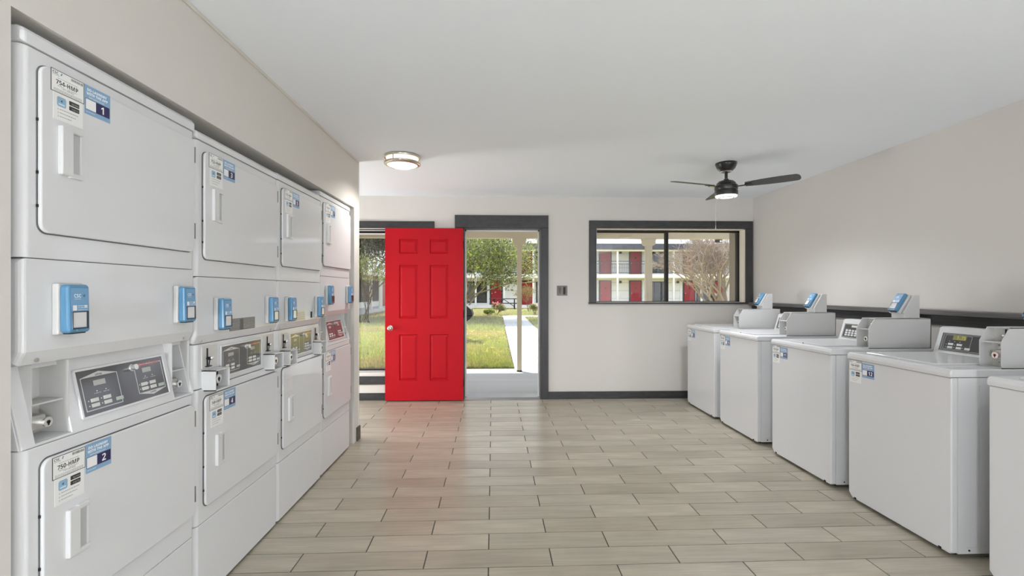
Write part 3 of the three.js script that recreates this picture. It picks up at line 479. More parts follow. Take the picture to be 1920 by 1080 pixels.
// ------------------------------------------------------------------ top-loading washers along the right wall (local left is the far side)
function makeWasher(o) {
  const W = 0.672, D = 0.69, t = thing('washing_machine', o.label, 'washing machine', [2.2, 0, -o.z], -PI / 2, 'top loading coin washers along the right wall');
  const fp = (() => { const s = new THREE.Shape(); s.moveTo(0.03, 0.02); s.lineTo(W - 0.012, 0.02); s.lineTo(W, 0.03); s.lineTo(W, 0.876); s.lineTo(0, 0.876); s.lineTo(0, 0.05); s.closePath(); return extrude(s, 0.034, 0.006, 3).translate(0, 0, -0.034); })();
  part('front_panel', fp, M.enamel, t);
  part('cabinet', [box(0.001, W - 0.001, 0.022, 0.876, -D, -0.0345), box(0.004, W - 0.004, 0.03, 0.87, -0.05, -0.03)], M.enamel, t);
  const base = part('base_rail', [box(W - 0.0012, W + 0.0012, 0.024, 0.056, -D + 0.02, -0.075, 0.001), box(W - 0.0008, W + 0.0006, 0.075, 0.84, -D + 0.02, -0.14)], M.enamel, t);
  part('screw', at(cyl(0.005, 0.005, 0.003, 12), W + 0.0018, 0.04, -0.087, 0, 0, PI / 2), M.darkmetal, base);
  for (const x of [0.055, W - 0.06]) part('toe_screw', [box(x - 0.008, x + 0.008, 0.02, 0.032, -0.006, 0.003, 0.002), cylZ(0.005, 0.004, x + 0.002, 0.026, 0.003, 10)], M.darkmetal, t);
  for (const [x, z] of [[0.06, -0.06], [W - 0.06, -0.06], [0.06, -0.62], [W - 0.06, -0.62]]) part('foot', at(cyl(0.016, 0.02, 0.022, 12), x, 0.011, z), M.darkmetal, t);
  part('gap_seal', box(0.004, W - 0.004, 0.8755, 0.8785, -D + 0.01, -0.003), M.seam, t);
  part('worktop', profile([[0.006, 0.8785], [0.008, 0.896], [0.004, 0.911], [-0.008, 0.918], [-D, 0.918], [-D, 0.8785]], -0.004, W + 0.004, 0.006, 3), M.enamel, t);
  const lid = part('lid', at(extrude(roundRect(0.075, W - 0.13, 0.045, 0.5, 0.02), 0.009, 0.0035, 3), 0, 0.918, 0, -PI / 2), M.enamel, t);
  part('lid_gap', at(extrude(roundRect(0.072, W - 0.127, 0.042, 0.503, 0.022), 0.0008, 0), 0, 0.9178, 0, -PI / 2), M.trimgrey, lid);
  part('lid_bumper', at(new THREE.SphereGeometry(0.004, 10, 8), 0.33, 0.92, -0.036), o.dot ? M.darkmetal : M.white, lid);
  // back control housing, running up to the coin box
  part('control_housing', profile([[-0.535, 0.918], [-0.54, 0.925], [-0.578, 1.052], [-0.582, 1.07], [-0.598, 1.078], [-0.668, 1.078], [-0.668, 0.918]], 0.006, 0.563, 0.004), M.plastic, t);
  const tilt = -Math.atan2(0.038, 0.127), pg = new THREE.Group(); pg.name = 'control_panel'; pg.position.set(0.03, 0.936, -0.5425); pg.rotation.x = tilt; t.add(pg);
  if (o.keypad) {
    part('fascia', at(plate(0.26, 0.112, 0.002, keypadPanelPrint), 0.135, 0.056, 0.001), M.panelprint, pg);
    part('display', box(0.085, 0.155, 0.084, 0.1, 0.002, 0.004), std(lin(0.7, 0.69, 0.64), 0.3), pg);
    for (let i = 0; i < 3; i++) for (let j = 0; j < 4; j++) part('button', box(0.035 + j * 0.032, 0.058 + j * 0.032, 0.014 + i * 0.018, 0.028 + i * 0.018, 0.002, 0.0045, 0.001), M.button, pg);
  } else {
    part('fascia', at(plate(0.45, 0.11, 0.002, washerPanelPrint), 0.235, 0.055, 0.001), M.panelprint, pg);
    part('display', at(plate(0.082, 0.03, 0.003, lcdPrint), 0.125, 0.085, 0.003), M.panelprint, pg);
    for (const [x, y] of [[0.062, 0.036], [0.116, 0.036], [0.062, 0.016], [0.116, 0.016], [0.168, 0.016]]) part('button', box(x, x + 0.032, y, y + 0.013, 0.0015, 0.004, 0.001), M.button, pg);
  }
  // coin box: open-fronted steel case with sloping cheeks
  const c0 = W - 0.112, c1 = W - 0.004, side = (x) => profile([[-0.256, 0.919], [-0.256, 1.05], [-0.298, 1.118], [-0.682, 1.118], [-0.682, 0.919]], x, x + 0.004);
  const cb = part('coin_box', [side(c0), side(c1 - 0.004), box(c0, c1, 1.115, 1.118, -0.682, -0.296), box(c0, c1, 0.919, 0.922, -0.682, -0.256), box(c0, c1, 0.919, 1.118, -0.682, -0.678)], M.whiteplastic, t, 'white coin box with sloping open front');
  part('coin_plate', [box(c0 + 0.004, c1 - 0.004, 1.046, 1.115, -0.334, -0.33), box(c0 + 0.004, c1 - 0.004, 0.922, 1.043, -0.324, -0.32)], M.coinplate, cb);
  part('shelf', box(c0 + 0.004, c1 - 0.004, 1.042, 1.047, -0.33, -0.262), M.whiteplastic, cb);
  const mx = c1 - 0.04; coinSlide(cb, mx - 0.004, 1.048, -0.328, 0.06);
  part('lock_housing', [at(bx(0.05, 0.052, 0.03, 0.006), mx, 0.982, -0.308), box(c0 + 0.03, c1 - 0.006, 0.93, 1.036, -0.322, -0.315)], M.steel, cb);
  lockCylinder(cb, mx - 0.008, 0.98, -0.296, 0.014);
  for (const y of [0.943, 1.026]) part('rivet', at(new THREE.SphereGeometry(0.005, 10, 8), c0 + 0.042, y, -0.315), M.steel, cb);
  // reader stand on the coin box
  part('reader_stand', profile([[-0.5, 1.118], [-0.5, 1.148], [-0.492, 1.152], [-0.566, 1.274], [-0.606, 1.274], [-0.606, 1.118]], c0 + 0.002, c1 - 0.002, 0.003), M.whiteplastic, t, 'wedge shaped white reader stand');
  const rs = cardReader(t, c0 + 0.014, 1.149, -0.4885, -Math.atan2(0.074, 0.122), !!o.dark);
  rs.children.find((k) => k.name === 'card_slot').scale.set(1, 1, 1);
  if (o.num) stickers(t, 0.006, 0.8735, 0.0002, o.num, o.code, { lift: -0.008 });
  return t;
}
makeWasher({ z: 5.405, num: '9', code: '747-HMP', keypad: true, label: 'white coin washer in the far corner under the window end, number 9' });
makeWasher({ z: 4.61, num: '10', code: '746-HMP', keypad: true, dot: true, label: 'white coin washer with number label 10, second from the back wall' });
makeWasher({ z: 3.724, num: '11', code: '745-HMP', keypad: true, dot: true, dark: true, label: 'white coin washer with number label 11 and a keypad panel' });
makeWasher({ z: 2.898, num: '12', code: '744-HMP', label: 'white coin washer with number label 12 and a black panel showing a lit display' });
makeWasher({ z: 2.052, label: 'white coin washer cut off by the picture edge, nearest the viewer in the washer row' });

// ------------------------------------------------------------------ ledge on the right wall
{
  const t = thing('wall_ledge', 'long charcoal ledge board on the right wall behind the washers', 'ledge', [XR, 0, 0]);
  part('ledge_board', box(-0.072, 0, 1.132, 1.168, BACK + 0.022, 0.6, 0.005), std(lin(0.16, 0.155, 0.15), 0.35, { map: brush }), t, 'grey worn top board');
  part('cleat', box(-0.022, 0, 1.062, 1.131, BACK + 0.02, 0.6, 0.003), M.charcoal, t);
  for (const z of [-3.36, -1.2]) part('brace', extrude(poly([[-0.066, 1.131], [-0.03, 1.131], [-0.002, 1.07], [-0.002, 1.02]]), 0.02).translate(0, 0, z), M.black, t);
}
// ------------------------------------------------------------------ outside: porch, lawn, path
const M2 = {
  concrete: std('#ffffff', 0.85, { map: texture(256, 256, (u, v) => { const k = 0.80 + 0.05 * (nA(u * 30, v * 30, 30, 30) - 0.5) + 0.05 * (nB(u * 7, v * 9, 7, 9) - 0.5); return [k * 0.95, k * 0.965, k]; }, { repeat: [0.5, 0.5] }) }),
  tan: std(lin(0.60, 0.53, 0.40), 0.8, { bumpMap: orange, bumpScale: 0.001 }),
  siding: std('#ffffff', 0.8, { map: texture(64, 64, (u, v) => { const k = v < 0.12 ? 0.84 : 0.925; return [k, k, k * 0.985]; }, { repeat: [1, 4] }) }),
  whitepaint: std(lin(0.85, 0.86, 0.87), 0.6),
  slate: std(lin(0.018, 0.022, 0.034), 0.55),
  doorred: std(lin(0.31, 0.006, 0.018), 0.5),
  darkframe: std(lin(0.025, 0.03, 0.035), 0.5),
  darkglass: phys(lin(0.03, 0.032, 0.03), 0.08, { clearcoat: 1 }),
  curtain: std(lin(0.16, 0.155, 0.14), 0.9),
  soil: std(lin(0.09, 0.065, 0.04), 1),
  bark: std(lin(0.22, 0.17, 0.12), 0.9),
  twig: std(lin(0.36, 0.30, 0.265), 0.9),
  palebark: std(lin(0.36, 0.30, 0.20), 0.9),
  leaf: phys('#ffffff', 0.9, { transmission: 0.5, thickness: 0, side: THREE.DoubleSide }),
  grass: phys('#ffffff', 1, { transmission: 0.5, thickness: 0, side: THREE.DoubleSide }),
  rose: std(lin(0.75, 0.25, 0.28), 0.7),
};
const GROUND = -0.03;
const lawnTex = texture(1024, 1024, (u, v) => {
  const a = nA(u * 24, v * 24, 24, 24), b = nB(u * 60, v * 60, 60, 60), c = nC(u * 9, v * 9, 9, 9), dry = Math.min(1, Math.max(0, (c * 0.6 + a * 0.4 - 0.42) * 3)), k = 0.86 + 0.3 * (b - 0.5);
  return [(0.60 + 0.15 * dry) * k, (0.62 + 0.02 * dry) * k, (0.2 + 0.16 * dry) * k];
});
{
  const g = new THREE.PlaneGeometry(90, 60, 1, 1); const uv = g.attributes.uv; for (let i = 0; i < uv.count; i++) uv.setXY(i, uv.getX(i) * 9, uv.getY(i) * 6);
  struct('lawn', at(g, 0, GROUND, -38, -PI / 2), std('#ffffff', 0.95, { map: lawnTex }), 'mown lawn with dry patches in the courtyard');
  struct('porch_floor', box(-12, 14, -0.15, -0.018, -8.066, BACK - 0.18), M2.concrete, 'smooth concrete porch slab');
  struct('footpath', [box(0.3, 1.42, -0.1, -0.02, -25.2, -8.07), box(0.3, 14, -0.1, -0.021, -26.3, -24.9)], M2.concrete, 'white concrete path across the lawn');
  struct('path_edge', [box(-12, 0.29, -0.06, -0.012, -8.11, -8.07), box(0.27, 0.295, -0.06, -0.014, -25.2, -8.1)], M2.soil, 'dark earth line where the lawn meets the concrete');
  struct('porch_roof', [box(-12, 14, 2.36, 2.5, -8.62, BACK - 0.2), box(-12, 14, 2.3, 2.52, -8.66, -8.62)], M2.tan);
  struct('porch_beam', box(-12, 14, 2.172, 2.36, -7.86, -7.74, 0.004), M2.tan, 'tan porch beam');
  struct('roof', box(XFAR - 0.3, XR + 0.4, CEIL + 0.16, CEIL + 0.3, BACK - 0.2, FRONT + 0.3), M2.slate);
}
const postSpots = [[0.367, 0.076, 'tan square porch post standing in the open doorway view beside the path'], [2.517, 0.098, 'tan square porch post with rounded bracket seen through the sliding window']];
for (const [x, w, label] of postSpots) {
  const t = thing('porch_post', label, 'post', [x, -0.018, -7.8], 0, 'posts along the porch');
  part('shaft', box(-w / 2, w / 2, 0.02, 2.19, -w / 2, w / 2, 0.004), M2.tan, t);
  const s = new THREE.Shape(); s.moveTo(-0.115, 2.19); s.lineTo(-0.115, 2.165); s.lineTo(-0.105, 2.16); s.bezierCurveTo(-0.116, 2.1, -0.092, 2.08, -w / 2, 2.072); s.lineTo(w / 2, 2.072); s.bezierCurveTo(0.092, 2.08, 0.116, 2.1, 0.105, 2.16); s.lineTo(0.115, 2.165); s.lineTo(0.115, 2.19); s.closePath();
  part('bracket', extrude(s, 0.1, 0.004).translate(0, 0, -0.05), M2.tan, t);
  part('post_base', box(-w / 2 - 0.004, w / 2 + 0.004, 0, 0.022, -w / 2 - 0.004, w / 2 + 0.004), M.darkmetal, t);
}
{
  const t = thing('porch_camera', 'small black camera mounted under the tan porch beam', 'camera', [3.68, 2.172, -7.76]);
  part('housing', [at(bx(0.1, 0.05, 0.06, 0.008), 0, -0.035, 0, 0.1)], M.black, t); part('bracket', [cyl(0.008, 0.008, 0.02, 8), at(cyl(0.014, 0.014, 0.012, 12), 0.07, -0.012, 0)], M.white, t); part('lens', cylZ(0.014, 0.01, 0.02, -0.04, 0.032), M.darkglass, t);
}
// grass blades close to the house, thinning with distance
{
  const pos = [], nor = [], uvs = []; const r0 = rng(5);
  for (let i = 0; i < 6; i++) { const a = r0() * 6.28, lean = 0.012 + r0() * 0.02, h = 0.03 + r0() * 0.025, bxx = (r0() - 0.5) * 0.05, bz = (r0() - 0.5) * 0.05, w = 0.0035, ca = Math.cos(a), sa = Math.sin(a); pos.push(bxx - sa * w, 0, bz + ca * w, bxx + sa * w, 0, bz - ca * w, bxx + ca * lean, h, bz + sa * lean); for (let k = 0; k < 3; k++) { nor.push(0, 1, 0); uvs.push(0, 0); } }
  const g = new THREE.BufferGeometry(); g.setAttribute('position', new THREE.Float32BufferAttribute(pos, 3)); g.setAttribute('normal', new THREE.Float32BufferAttribute(nor, 3)); g.setAttribute('uv', new THREE.Float32BufferAttribute(uvs, 2));
  const N = 60000, im = new THREE.InstancedMesh(g, M2.grass, N), r = rng(8), m = new THREE.Matrix4(), q = new THREE.Quaternion(), up = new THREE.Vector3(0, 1, 0), col = new THREE.Color(); let n = 0;
  for (let i = 0; i < N; i++) {
    const zz = 8.12 + Math.pow(r(), 1.9) * 27, x = zz * (-0.42 + r() * 0.64);
    if ((x > 0.27 && x < 1.46 && zz < 26.4) || (zz > 24.8 && zz < 26.4 && x > 0.2)) continue;
    const s = (0.8 + r() * 0.7) * (zz > 16 ? 1.5 : 1); q.setFromAxisAngle(up, r() * 6.28); m.compose(new THREE.Vector3(x, GROUND, -zz), q, new THREE.Vector3(s, s * (0.7 + r() * 0.5), s)); im.setMatrixAt(n, m);
    const d = Math.min(1, Math.max(0, (nC(x * 0.6 + 20, zz * 0.6) * 0.6 + nA(x * 1.7 + 20, zz * 1.7) * 0.4 - 0.42) * 3)), k = 0.7 + r() * 0.55; im.setColorAt(n, col.setRGB((0.66 + 0.2 * d) * k, (0.76 - 0.06 * d) * k, (0.07 + 0.14 * d) * k)); n++;
  }
  im.count = n; im.name = 'grass'; im.receiveShadow = true; scene.add(im); Object.assign(im.userData, { kind: 'stuff', label: 'short yellow green grass blades on the lawn beyond the porch', category: 'grass' });
}

// ------------------------------------------------------------------ two-storey block across the courtyard
{
  const Z = -40, F = -38.5, t = thing('motel_building', 'white two storey motel block with red doors and a dark mansard roof', 'building', [0, 0, 0]);
  const X0 = -7.2, X1 = 24, doors = [-5.6, -0.065, 2.565, 9.185, 11.77, 16.4, 19, 22.4];
  part('lower_wall', box(X0, X1, 0, 2.7, Z - 0.2, Z), M2.siding, t); part('upper_wall', box(X0, X1, 2.7, 5.1, Z - 0.2, Z), M2.siding, t);
  part('walkway_base', box(X0, X1, -0.1, 0.2, Z, F), M2.whitepaint, t);
  part('balcony_slab', box(X0, X1, 2.43, 2.73, Z, F + 0.1), M2.whitepaint, t); part('balcony_soffit', box(X0, X1, 2.36, 2.43, Z, F - 0.1), std(lin(0.7, 0.68, 0.5), 0.8), t);
  const rf = part('mansard_roof', profile([[F + 0.15, 4.74], [F - 0.25, 5.27], [Z - 6, 5.4], [Z - 6, 4.74]], X0 - 0.2, X1), M2.slate, t);
  for (let x = X0 + 0.3, i = 0; x < X1; x += 0.82, i++) part('roof_seam', rod([x, 4.75, F + 0.165], [x, 5.27, F - 0.235], 0.025, 0.025, 4), M2.slate, rf);
  part('upper_fascia', box(X0, X1, 4.6, 4.74, F - 0.06, F + 0.12), std(lin(0.6, 0.58, 0.42), 0.8), t);
  for (const x of doors) for (const y of [0.2, 2.76]) {
    const f = part('door_frame', [box(x - 0.54, x + 0.54, y, y + 2.06, Z, Z + 0.05)], M2.darkframe, t), d = part('red_door', box(x - 0.44, x + 0.44, y + 0.01, y + 1.98, Z + 0.05, Z + 0.09, 0.01), M2.doorred, f);
    part('door_knob', at(new THREE.SphereGeometry(0.04, 8, 6), x - 0.36, y + 0.95, Z + 0.12), M.chrome, f);
    part('door_number', box(x - 0.06, x + 0.06, y + 1.35, y + 1.47, Z + 0.09, Z + 0.1), M.bronze, f);
  }
  for (const [a, b] of [[-4.4, -2.9], [-2.5, -0.78], [3.3, 4.88], [6.8, 8.5], [12.46, 14.31], [17.02, 18.5], [20, 21.6]]) for (const y of [0.36, 2.92]) {
    const f = part('window', box(a, b, y, y + 1.8, Z, Z + 0.05), M2.darkframe, t);
    part('pane', box(a + 0.08, (a + b) / 2 - 0.02, y + 0.08, y + 1.72, Z + 0.05, Z + 0.06), M2.darkglass, f); part('pane', box((a + b) / 2 + 0.02, b - 0.08, y + 0.08, y + 1.72, Z + 0.05, Z + 0.06), M2.darkglass, f);
    part('curtain', box(a + 0.14, (a + b) / 2 - 0.25, y + 0.1, y + 1.68, Z + 0.061, Z + 0.066), M2.curtain, f);
  }
  for (const x of doors) for (const y of [0.2, 2.76]) part('door_trim', box(x + (x > 10 && x < 13 ? 0.62 : -0.78), x + (x > 10 && x < 13 ? 0.78 : -0.62), y, y + 2.1, Z, Z + 0.06), M2.whitepaint, t);
  for (const x of [-6.12, -3.97, -1.73, 0.59, 2.95, 5.31, 7.67, 9.85, 12.16, 14.5, 16.83, 19.14, 21.5]) { part('balcony_post', box(x - 0.07, x + 0.07, 0.18, 2.45, F - 0.07, F + 0.07), M2.whitepaint, t); part('balcony_post', box(x - 0.07, x + 0.07, 2.72, 4.62, F - 0.07, F + 0.07), M2.whitepaint, t); }
  const rail = part('balcony_railing', [3.78, 3.57, 2.84].map((y) => box(X0, X1, y - 0.02, y + 0.02, F - 0.02, F + 0.02)), M2.darkframe, t), bal = [];
  for (let x = X0; x < X1; x += 0.14) bal.push(box(x - 0.012, x + 0.012, 2.84, 3.57, F - 0.012, F + 0.012));
  for (let x = X0; x < X1; x += 2.36) bal.push(box(x - 0.02, x + 0.02, 2.73, 3.8, F - 0.02, F + 0.02));
  part('balusters', bal, M2.darkframe, rail).userData.kind = 'stuff';
  for (const x of [-6.9, 1.16, 10.48, 15.4]) for (const y of [2.12, 4.62]) part('wall_lamp', at(bx(0.2, 0.2, 0.2, 0.06), x, y, Z + 0.1), M2.darkframe, t);
}
// single-storey wing along the left side of the courtyard
{
  const t = thing('side_wing', 'low white walkway wing with slim posts at the left of the courtyard', 'building', [0, 0, 0]), P = -7.75, Wl = -9.1;
  part('wall', box(Wl - 0.2, Wl, 0, 2.5, -39.5, -12), M2.siding, t); part('walkway', box(Wl, P + 0.1, -0.1, 0.2, -39.5, -12), M2.concrete, t);
  part('fascia', box(P - 0.05, P + 0.12, 2.3, 2.56, -39.5, -12), M2.whitepaint, t); part('roof', box(Wl - 3, P, 2.5, 2.58, -39.5, -12), M2.slate, t); part('soffit', box(Wl, P - 0.05, 2.28, 2.33, -39.5, -12), std(lin(0.6, 0.58, 0.42), 0.8), t);
  for (const z of [-14.2, -18, -21.8, -25.6, -29.4, -31.6, -35.2]) part('walkway_post', box(P - 0.06, P + 0.06, 0.2, 2.32, z - 0.06, z + 0.06), M2.whitepaint, t);
  part('downspout', box(P - 0.05, P + 0.05, 0.2, 2.3, -32.1, -32.0), M2.whitepaint, t);
  const f = part('door_frame', box(Wl, Wl + 0.05, 0.2, 2.3, -38.9, -37), M2.darkframe, t); part('red_door', box(Wl + 0.05, Wl + 0.09, 0.22, 2.2, -38.7, -37.3), M2.doorred, f);
  for (const [a, b] of [[-36.95, -34.2], [-33.9, -31.2], [-30.6, -28], [-26, -23.4], [-20, -17.4]]) { const w = part('window', box(Wl, Wl + 0.05, 0.6, 2.1, a, b), M2.darkframe, t); part('pane', box(Wl + 0.05, Wl + 0.06, 0.7, 2.0, a + 0.1, b - 0.1), M.black, w); }
}

// ------------------------------------------------------------------ plants
function grow(r, starts, depth, opt) { // returns wood pieces and the twig tips
  const wood = [], tips = [];
  const step = (p, d, len, rad, k) => {
    let q = p, dir = d; const n = k === depth ? (opt.trunkBits ?? 3) : 2;
    for (let i = 0; i < n; i++) {
      dir = dir.clone().add(new THREE.Vector3((r() - 0.5) * opt.bend, (r() - 0.5) * opt.bend + (opt.lift ?? 0), (r() - 0.5) * opt.bend)).normalize();
      const e = q.clone().addScaledVector(dir, len / n); wood.push(rod(q.toArray(), e.toArray(), rad * (1 - 0.3 * i / n), rad * (1 - 0.3 * (i + 1) / n), k > 2 ? 6 : 3)); q = e; if (k <= (opt.leafK ?? 1)) tips.push(e.clone());
    }
    if (k === 0) return;
    const kids = opt.kids(k, r);
    for (let i = 0; i < kids; i++) {
      const a = r() * 6.28, s = opt.spread * (0.6 + 0.6 * r()), side = new THREE.Vector3(Math.cos(a), (r() - 0.35) * 0.8, Math.sin(a));
      step(q, dir.clone().multiplyScalar(1).addScaledVector(side, s).normalize(), len * (opt.shrink + 0.15 * (r() - 0.5)), Math.max(opt.minRad ?? 0.003, rad * 0.62), k - 1);
    }
  };
  for (const [p, d, len, rad] of starts) step(new THREE.Vector3(...p), new THREE.Vector3(...d).normalize(), len, rad, depth);
  return { wood, tips };
}
const leafGeo = (() => { const s = new THREE.Shape(); s.moveTo(0, 0); s.quadraticCurveTo(0.03, 0.04, 0, 0.1); s.quadraticCurveTo(-0.03, 0.04, 0, 0); return new THREE.ShapeGeometry(s, 3); })();
function leaves(parent, tips, per, spread, size, colors, seed, name = 'foliage') {
  const r = rng(seed), N = tips.length * per, im = new THREE.InstancedMesh(leafGeo, M2.leaf, N), m = new THREE.Matrix4(), q = new THREE.Quaternion(), c = new THREE.Color(); let n = 0;
  for (const t of tips) for (let i = 0; i < per; i++) {
    const p = t.clone().add(new THREE.Vector3((r() - 0.5) * spread, (r() - 0.5) * spread, (r() - 0.5) * spread)), s = size * (0.6 + 0.8 * r()); q.setFromEuler(new THREE.Euler(r() * 6.28, r() * 6.28, r() * 6.28)); m.compose(p, q, new THREE.Vector3(s, s, s)); im.setMatrixAt(n, m);
    const k = colors[Math.floor(r() * colors.length)], v = 0.75 + 0.5 * r(); im.setColorAt(n++, c.setRGB(k[0] * v, k[1] * v, k[2] * v));
  }
  im.name = name; im.userData.kind = 'stuff'; im.castShadow = im.receiveShadow = true; parent.add(im);
}
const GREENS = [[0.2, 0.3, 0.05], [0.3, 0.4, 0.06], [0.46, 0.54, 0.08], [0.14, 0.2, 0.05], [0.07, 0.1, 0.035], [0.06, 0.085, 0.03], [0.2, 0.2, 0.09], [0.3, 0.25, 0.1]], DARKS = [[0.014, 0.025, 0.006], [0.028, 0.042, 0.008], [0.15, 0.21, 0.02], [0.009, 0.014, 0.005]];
function tree(label, [x, z], starts, depth, opt, foliage, seed, bark = M2.bark) {
  const t = thing(foliage ? 'leafy_tree' : 'bare_tree', label, 'tree', [x, GROUND, z]), { wood, tips } = grow(rng(seed), starts, depth, opt);
  const trunkCount = wood.length; part('trunk', wood, bark, t); if (foliage) leaves(t, tips, foliage.per, foliage.spread, foliage.size, foliage.colors, seed + 1); return t;
}
tree('leafy green courtyard tree with a leaning thin trunk, seen through the doorway', [-1.3, -22], [[[0, 0, 0], [-0.05, 1, 0], 0.95, 0.055], [[0, 0.7, 0], [0.75, 1.0, 0.1], 1.05, 0.045], [[0, 0.9, 0], [-0.5, 1, 0.2], 0.95, 0.05], [[-0.1, 1.1, 0], [0.95, 0.75, -0.3], 1.25, 0.045], [[0, 1.0, 0], [0.5, 1, 0.6], 1.0, 0.04], [[0.1, 1.15, 0], [1.5, 0.8, 0.2], 1.45, 0.04]], 5, { bend: 0.35, spread: 0.85, shrink: 0.8, kids: () => 3, lift: -0.012, minRad: 0.004, leafK: 2 }, { per: 9, spread: 0.7, size: 1.1, colors: GREENS }, 31, M2.palebark);
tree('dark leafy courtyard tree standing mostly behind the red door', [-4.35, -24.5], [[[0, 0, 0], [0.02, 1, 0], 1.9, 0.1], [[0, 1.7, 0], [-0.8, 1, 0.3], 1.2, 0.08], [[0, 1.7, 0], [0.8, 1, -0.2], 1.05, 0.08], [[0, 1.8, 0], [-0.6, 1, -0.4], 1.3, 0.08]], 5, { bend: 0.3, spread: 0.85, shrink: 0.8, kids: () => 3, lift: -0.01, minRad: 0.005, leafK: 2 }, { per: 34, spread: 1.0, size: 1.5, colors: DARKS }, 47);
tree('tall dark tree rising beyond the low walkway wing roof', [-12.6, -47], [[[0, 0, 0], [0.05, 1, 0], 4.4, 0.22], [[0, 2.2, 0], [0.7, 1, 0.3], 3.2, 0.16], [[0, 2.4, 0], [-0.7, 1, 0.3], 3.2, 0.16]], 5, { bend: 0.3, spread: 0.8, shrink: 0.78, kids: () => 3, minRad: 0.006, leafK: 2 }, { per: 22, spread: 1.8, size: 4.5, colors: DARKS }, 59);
{ // crape-myrtle-like bare tree in the window
  const st = []; const r = rng(91); for (let i = 0; i < 11; i++) st.push([[(r() - 0.5) * 0.7 + 0.1, 0, (r() - 0.5) * 0.4], [-0.75 + i * 0.105, 1.05 + r() * 0.3, (r() - 0.5) * 0.7], 1.05 + r() * 0.35, 0.05 + r() * 0.02]);
  tree('bare many-stemmed pale tree filling the right half of the sliding window', [8.75, -18], st, 6, { bend: 0.34, spread: 0.62, shrink: 0.66, kids: (k, q) => k > 3 ? 3 : 3 + (q() < 0.5 ? 1 : 0), minRad: 0.0034 }, null, 92, M2.twig);
}
{ // brown shrub with thin stems at the left
  const t = thing('bare_shrub', 'brown twiggy shrub with few leaves at the left window edge', 'shrub', [-5.55, GROUND, -20]), r = rng(120), st = [];
  for (let i = 0; i < 9; i++) st.push([[(r() - 0.5) * 0.4, 0, (r() - 0.5) * 0.3], [-0.55 + i * 0.15, 1.5, (r() - 0.5) * 0.6], 1.0, 0.019]);
  const { wood, tips } = grow(r, st, 4, { bend: 0.3, spread: 0.5, shrink: 0.72, kids: () => 3, minRad: 0.004 }); part('stems', wood, std(lin(0.085, 0.062, 0.042), 0.9), t); leaves(t, tips.filter((_, i) => i % 4 === 0), 4, 0.3, 1, [[0.2, 0.27, 0.03], [0.28, 0.33, 0.05]], 121);
}
function bush(name, label, x, z, h, w, seed, colors, bloom, per = 5) {
  const t = thing(name, label, 'shrub', [x, GROUND, z]), r = rng(seed), st = []; for (let i = 0; i < 7; i++) st.push([[(r() - 0.5) * w * 0.25, 0, (r() - 0.5) * w * 0.25], [(r() - 0.5) * w * 1.4 / h, 1, (r() - 0.5) * w / h], h * 0.45, 0.012]);
  const { wood, tips } = grow(r, st, 3, { bend: 0.3, spread: 0.75, shrink: 0.7, kids: () => 3, minRad: 0.004, leafK: 2 }); part('stems', wood, M2.bark, t); leaves(t, tips, per, 0.16 * h + 0.03, 0.62, colors, seed + 1);
  if (bloom) tips.filter((p, i) => p.y > h * 0.72 && i % bloom.every === 0).slice(0, 24).forEach((p) => part('blossom', at(new THREE.IcosahedronGeometry(0.055, 1), p.x, p.y + 0.03, p.z), bloom.m, t));
}
bush('rose_bush', 'rose bush with pink blooms on the lawn near the black picnic table', -0.08, -26.5, 0.62, 0.6, 200, [[0.12, 0.17, 0.05], [0.2, 0.26, 0.07], [0.3, 0.33, 0.12]], { every: 5, m: M2.rose });
bush('low_plant', 'small pale green plant beside the rose bush', -0.42, -25.4, 0.34, 0.4, 210, [[0.24, 0.33, 0.06], [0.33, 0.4, 0.1]], null);
bush('tall_shrub', 'tall loose shrub with reddish leaves by the right end of the path', 2.1, -31, 1.5, 0.5, 220, [[0.2, 0.24, 0.04], [0.33, 0.3, 0.05], [0.42, 0.16, 0.06], [0.1, 0.14, 0.03]], null, 4);
bush('flowering_shrub', 'low shrub with pale pink flowers right of the porch post', 2.15, -27.2, 0.55, 0.5, 230, [[0.22, 0.28, 0.1], [0.35, 0.38, 0.2]], { every: 5, m: std(lin(0.8, 0.5, 0.45), 0.7) });

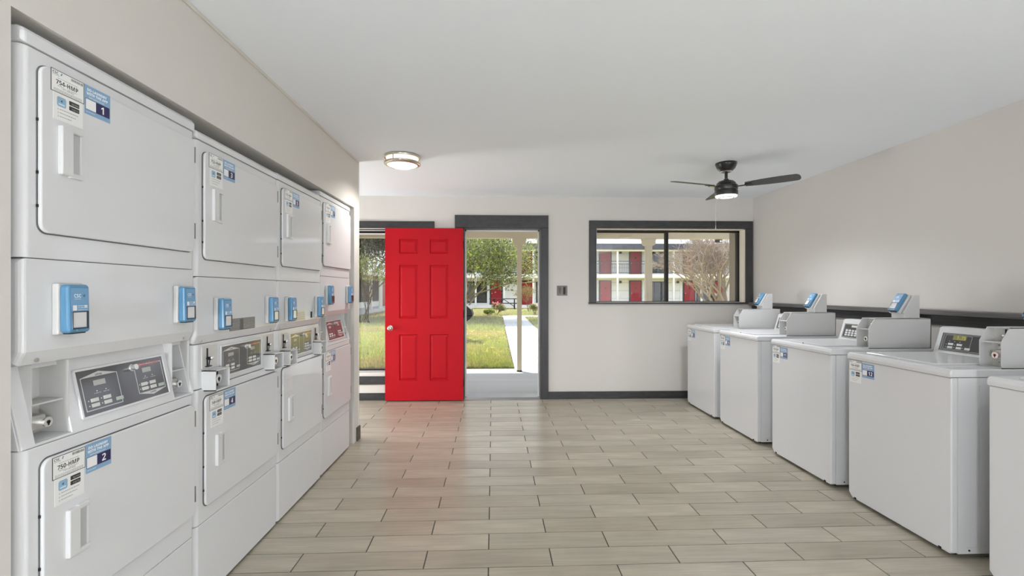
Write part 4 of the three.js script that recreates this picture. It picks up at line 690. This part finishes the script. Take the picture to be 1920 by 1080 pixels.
// ------------------------------------------------------------------ barrel grill and picnic table
{
  const t = thing('barbecue_grill', 'black barrel barbecue grill half hidden by the red door', 'barbecue', [-1.16, GROUND, -12.7]), oct = (y0, y1, half) => { const p = []; for (let i = 0; i < 9; i++) { const a = PI / 8 + i * PI / 4; p.push([0.52 * Math.cos(a), 0.72 + 0.3 * Math.sin(a)]); } return p; };
  const pts = [[-0.27, 1.02], [0.29, 1.02], [0.48, 0.86], [0.52, 0.74], [0.515, 0.7]], low = [[0.515, 0.69], [0.46, 0.62], [0.3, 0.5], [-0.28, 0.5], [-0.46, 0.62], [-0.515, 0.69]];
  const lid = part('lid', extrude(poly([...pts, [-0.515, 0.7], [-0.52, 0.74], [-0.46, 0.86]]), 0.7, 0.012).translate(0, 0, -0.35), M.black, t); part('lid_highlight', [box(-0.27, 0.29, 1.018, 1.026, -0.35, 0.352), at(bx(0.25, 0.01, 0.704), 0.386, 0.945, 0, 0, 0, -0.7)], std(lin(0.45, 0.46, 0.48), 0.3, { metalness: 0.6 }), lid);  // pale strips imitate the bright highlight along the lid edge
  part('fire_box', extrude(poly(low), 0.7, 0.012).translate(0, 0, -0.35), M.black, t); part('lid_handle', [rod([-0.2, 0.9, 0.4], [0.2, 0.9, 0.4], 0.012, 0.012, 8), rod([-0.2, 0.9, 0.35], [-0.2, 0.9, 0.4], 0.01), rod([0.2, 0.9, 0.35], [0.2, 0.9, 0.4], 0.01)], M.chrome, lid);
  for (const [x, z] of [[-0.25, 0.3], [0.28, 0.3], [-0.25, -0.3], [0.28, -0.3]]) part('leg', rod([x, 0.52, z], [x * 1.02, 0, z * 1.05], 0.018, 0.018, 8), M.black, t);
  part('shelf', box(-0.27, 0.3, 0.18, 0.2, -0.3, 0.3), M.black, t);
}
{
  const t = thing('picnic_table', 'black metal picnic table in front of the far red door', 'table', [0.52, GROUND, -36]);
  part('table_top', box(-1.1, 1.1, 0.76, 0.81, -0.38, 0.38, 0.01), M.black, t);
  for (const z of [-0.62, 0.62]) part('bench', box(-1.1, 1.1, 0.43, 0.47, z - 0.14, z + 0.14, 0.01), M.black, t);
  for (const x of [-0.75, 0.8]) for (const z of [-0.5, 0.5]) part('leg', rod([x, 0.76, z * 0.3], [x, 0, z * 1.2], 0.04, 0.04, 6), M.black, t);
  part('brace', [rod([0.0, 0.74, 0], [0.8, 0.2, 0], 0.025), rod([0.0, 0.74, 0], [-0.75, 0.2, 0], 0.025)], M.black, t);
}
renderer.render(scene, camera);
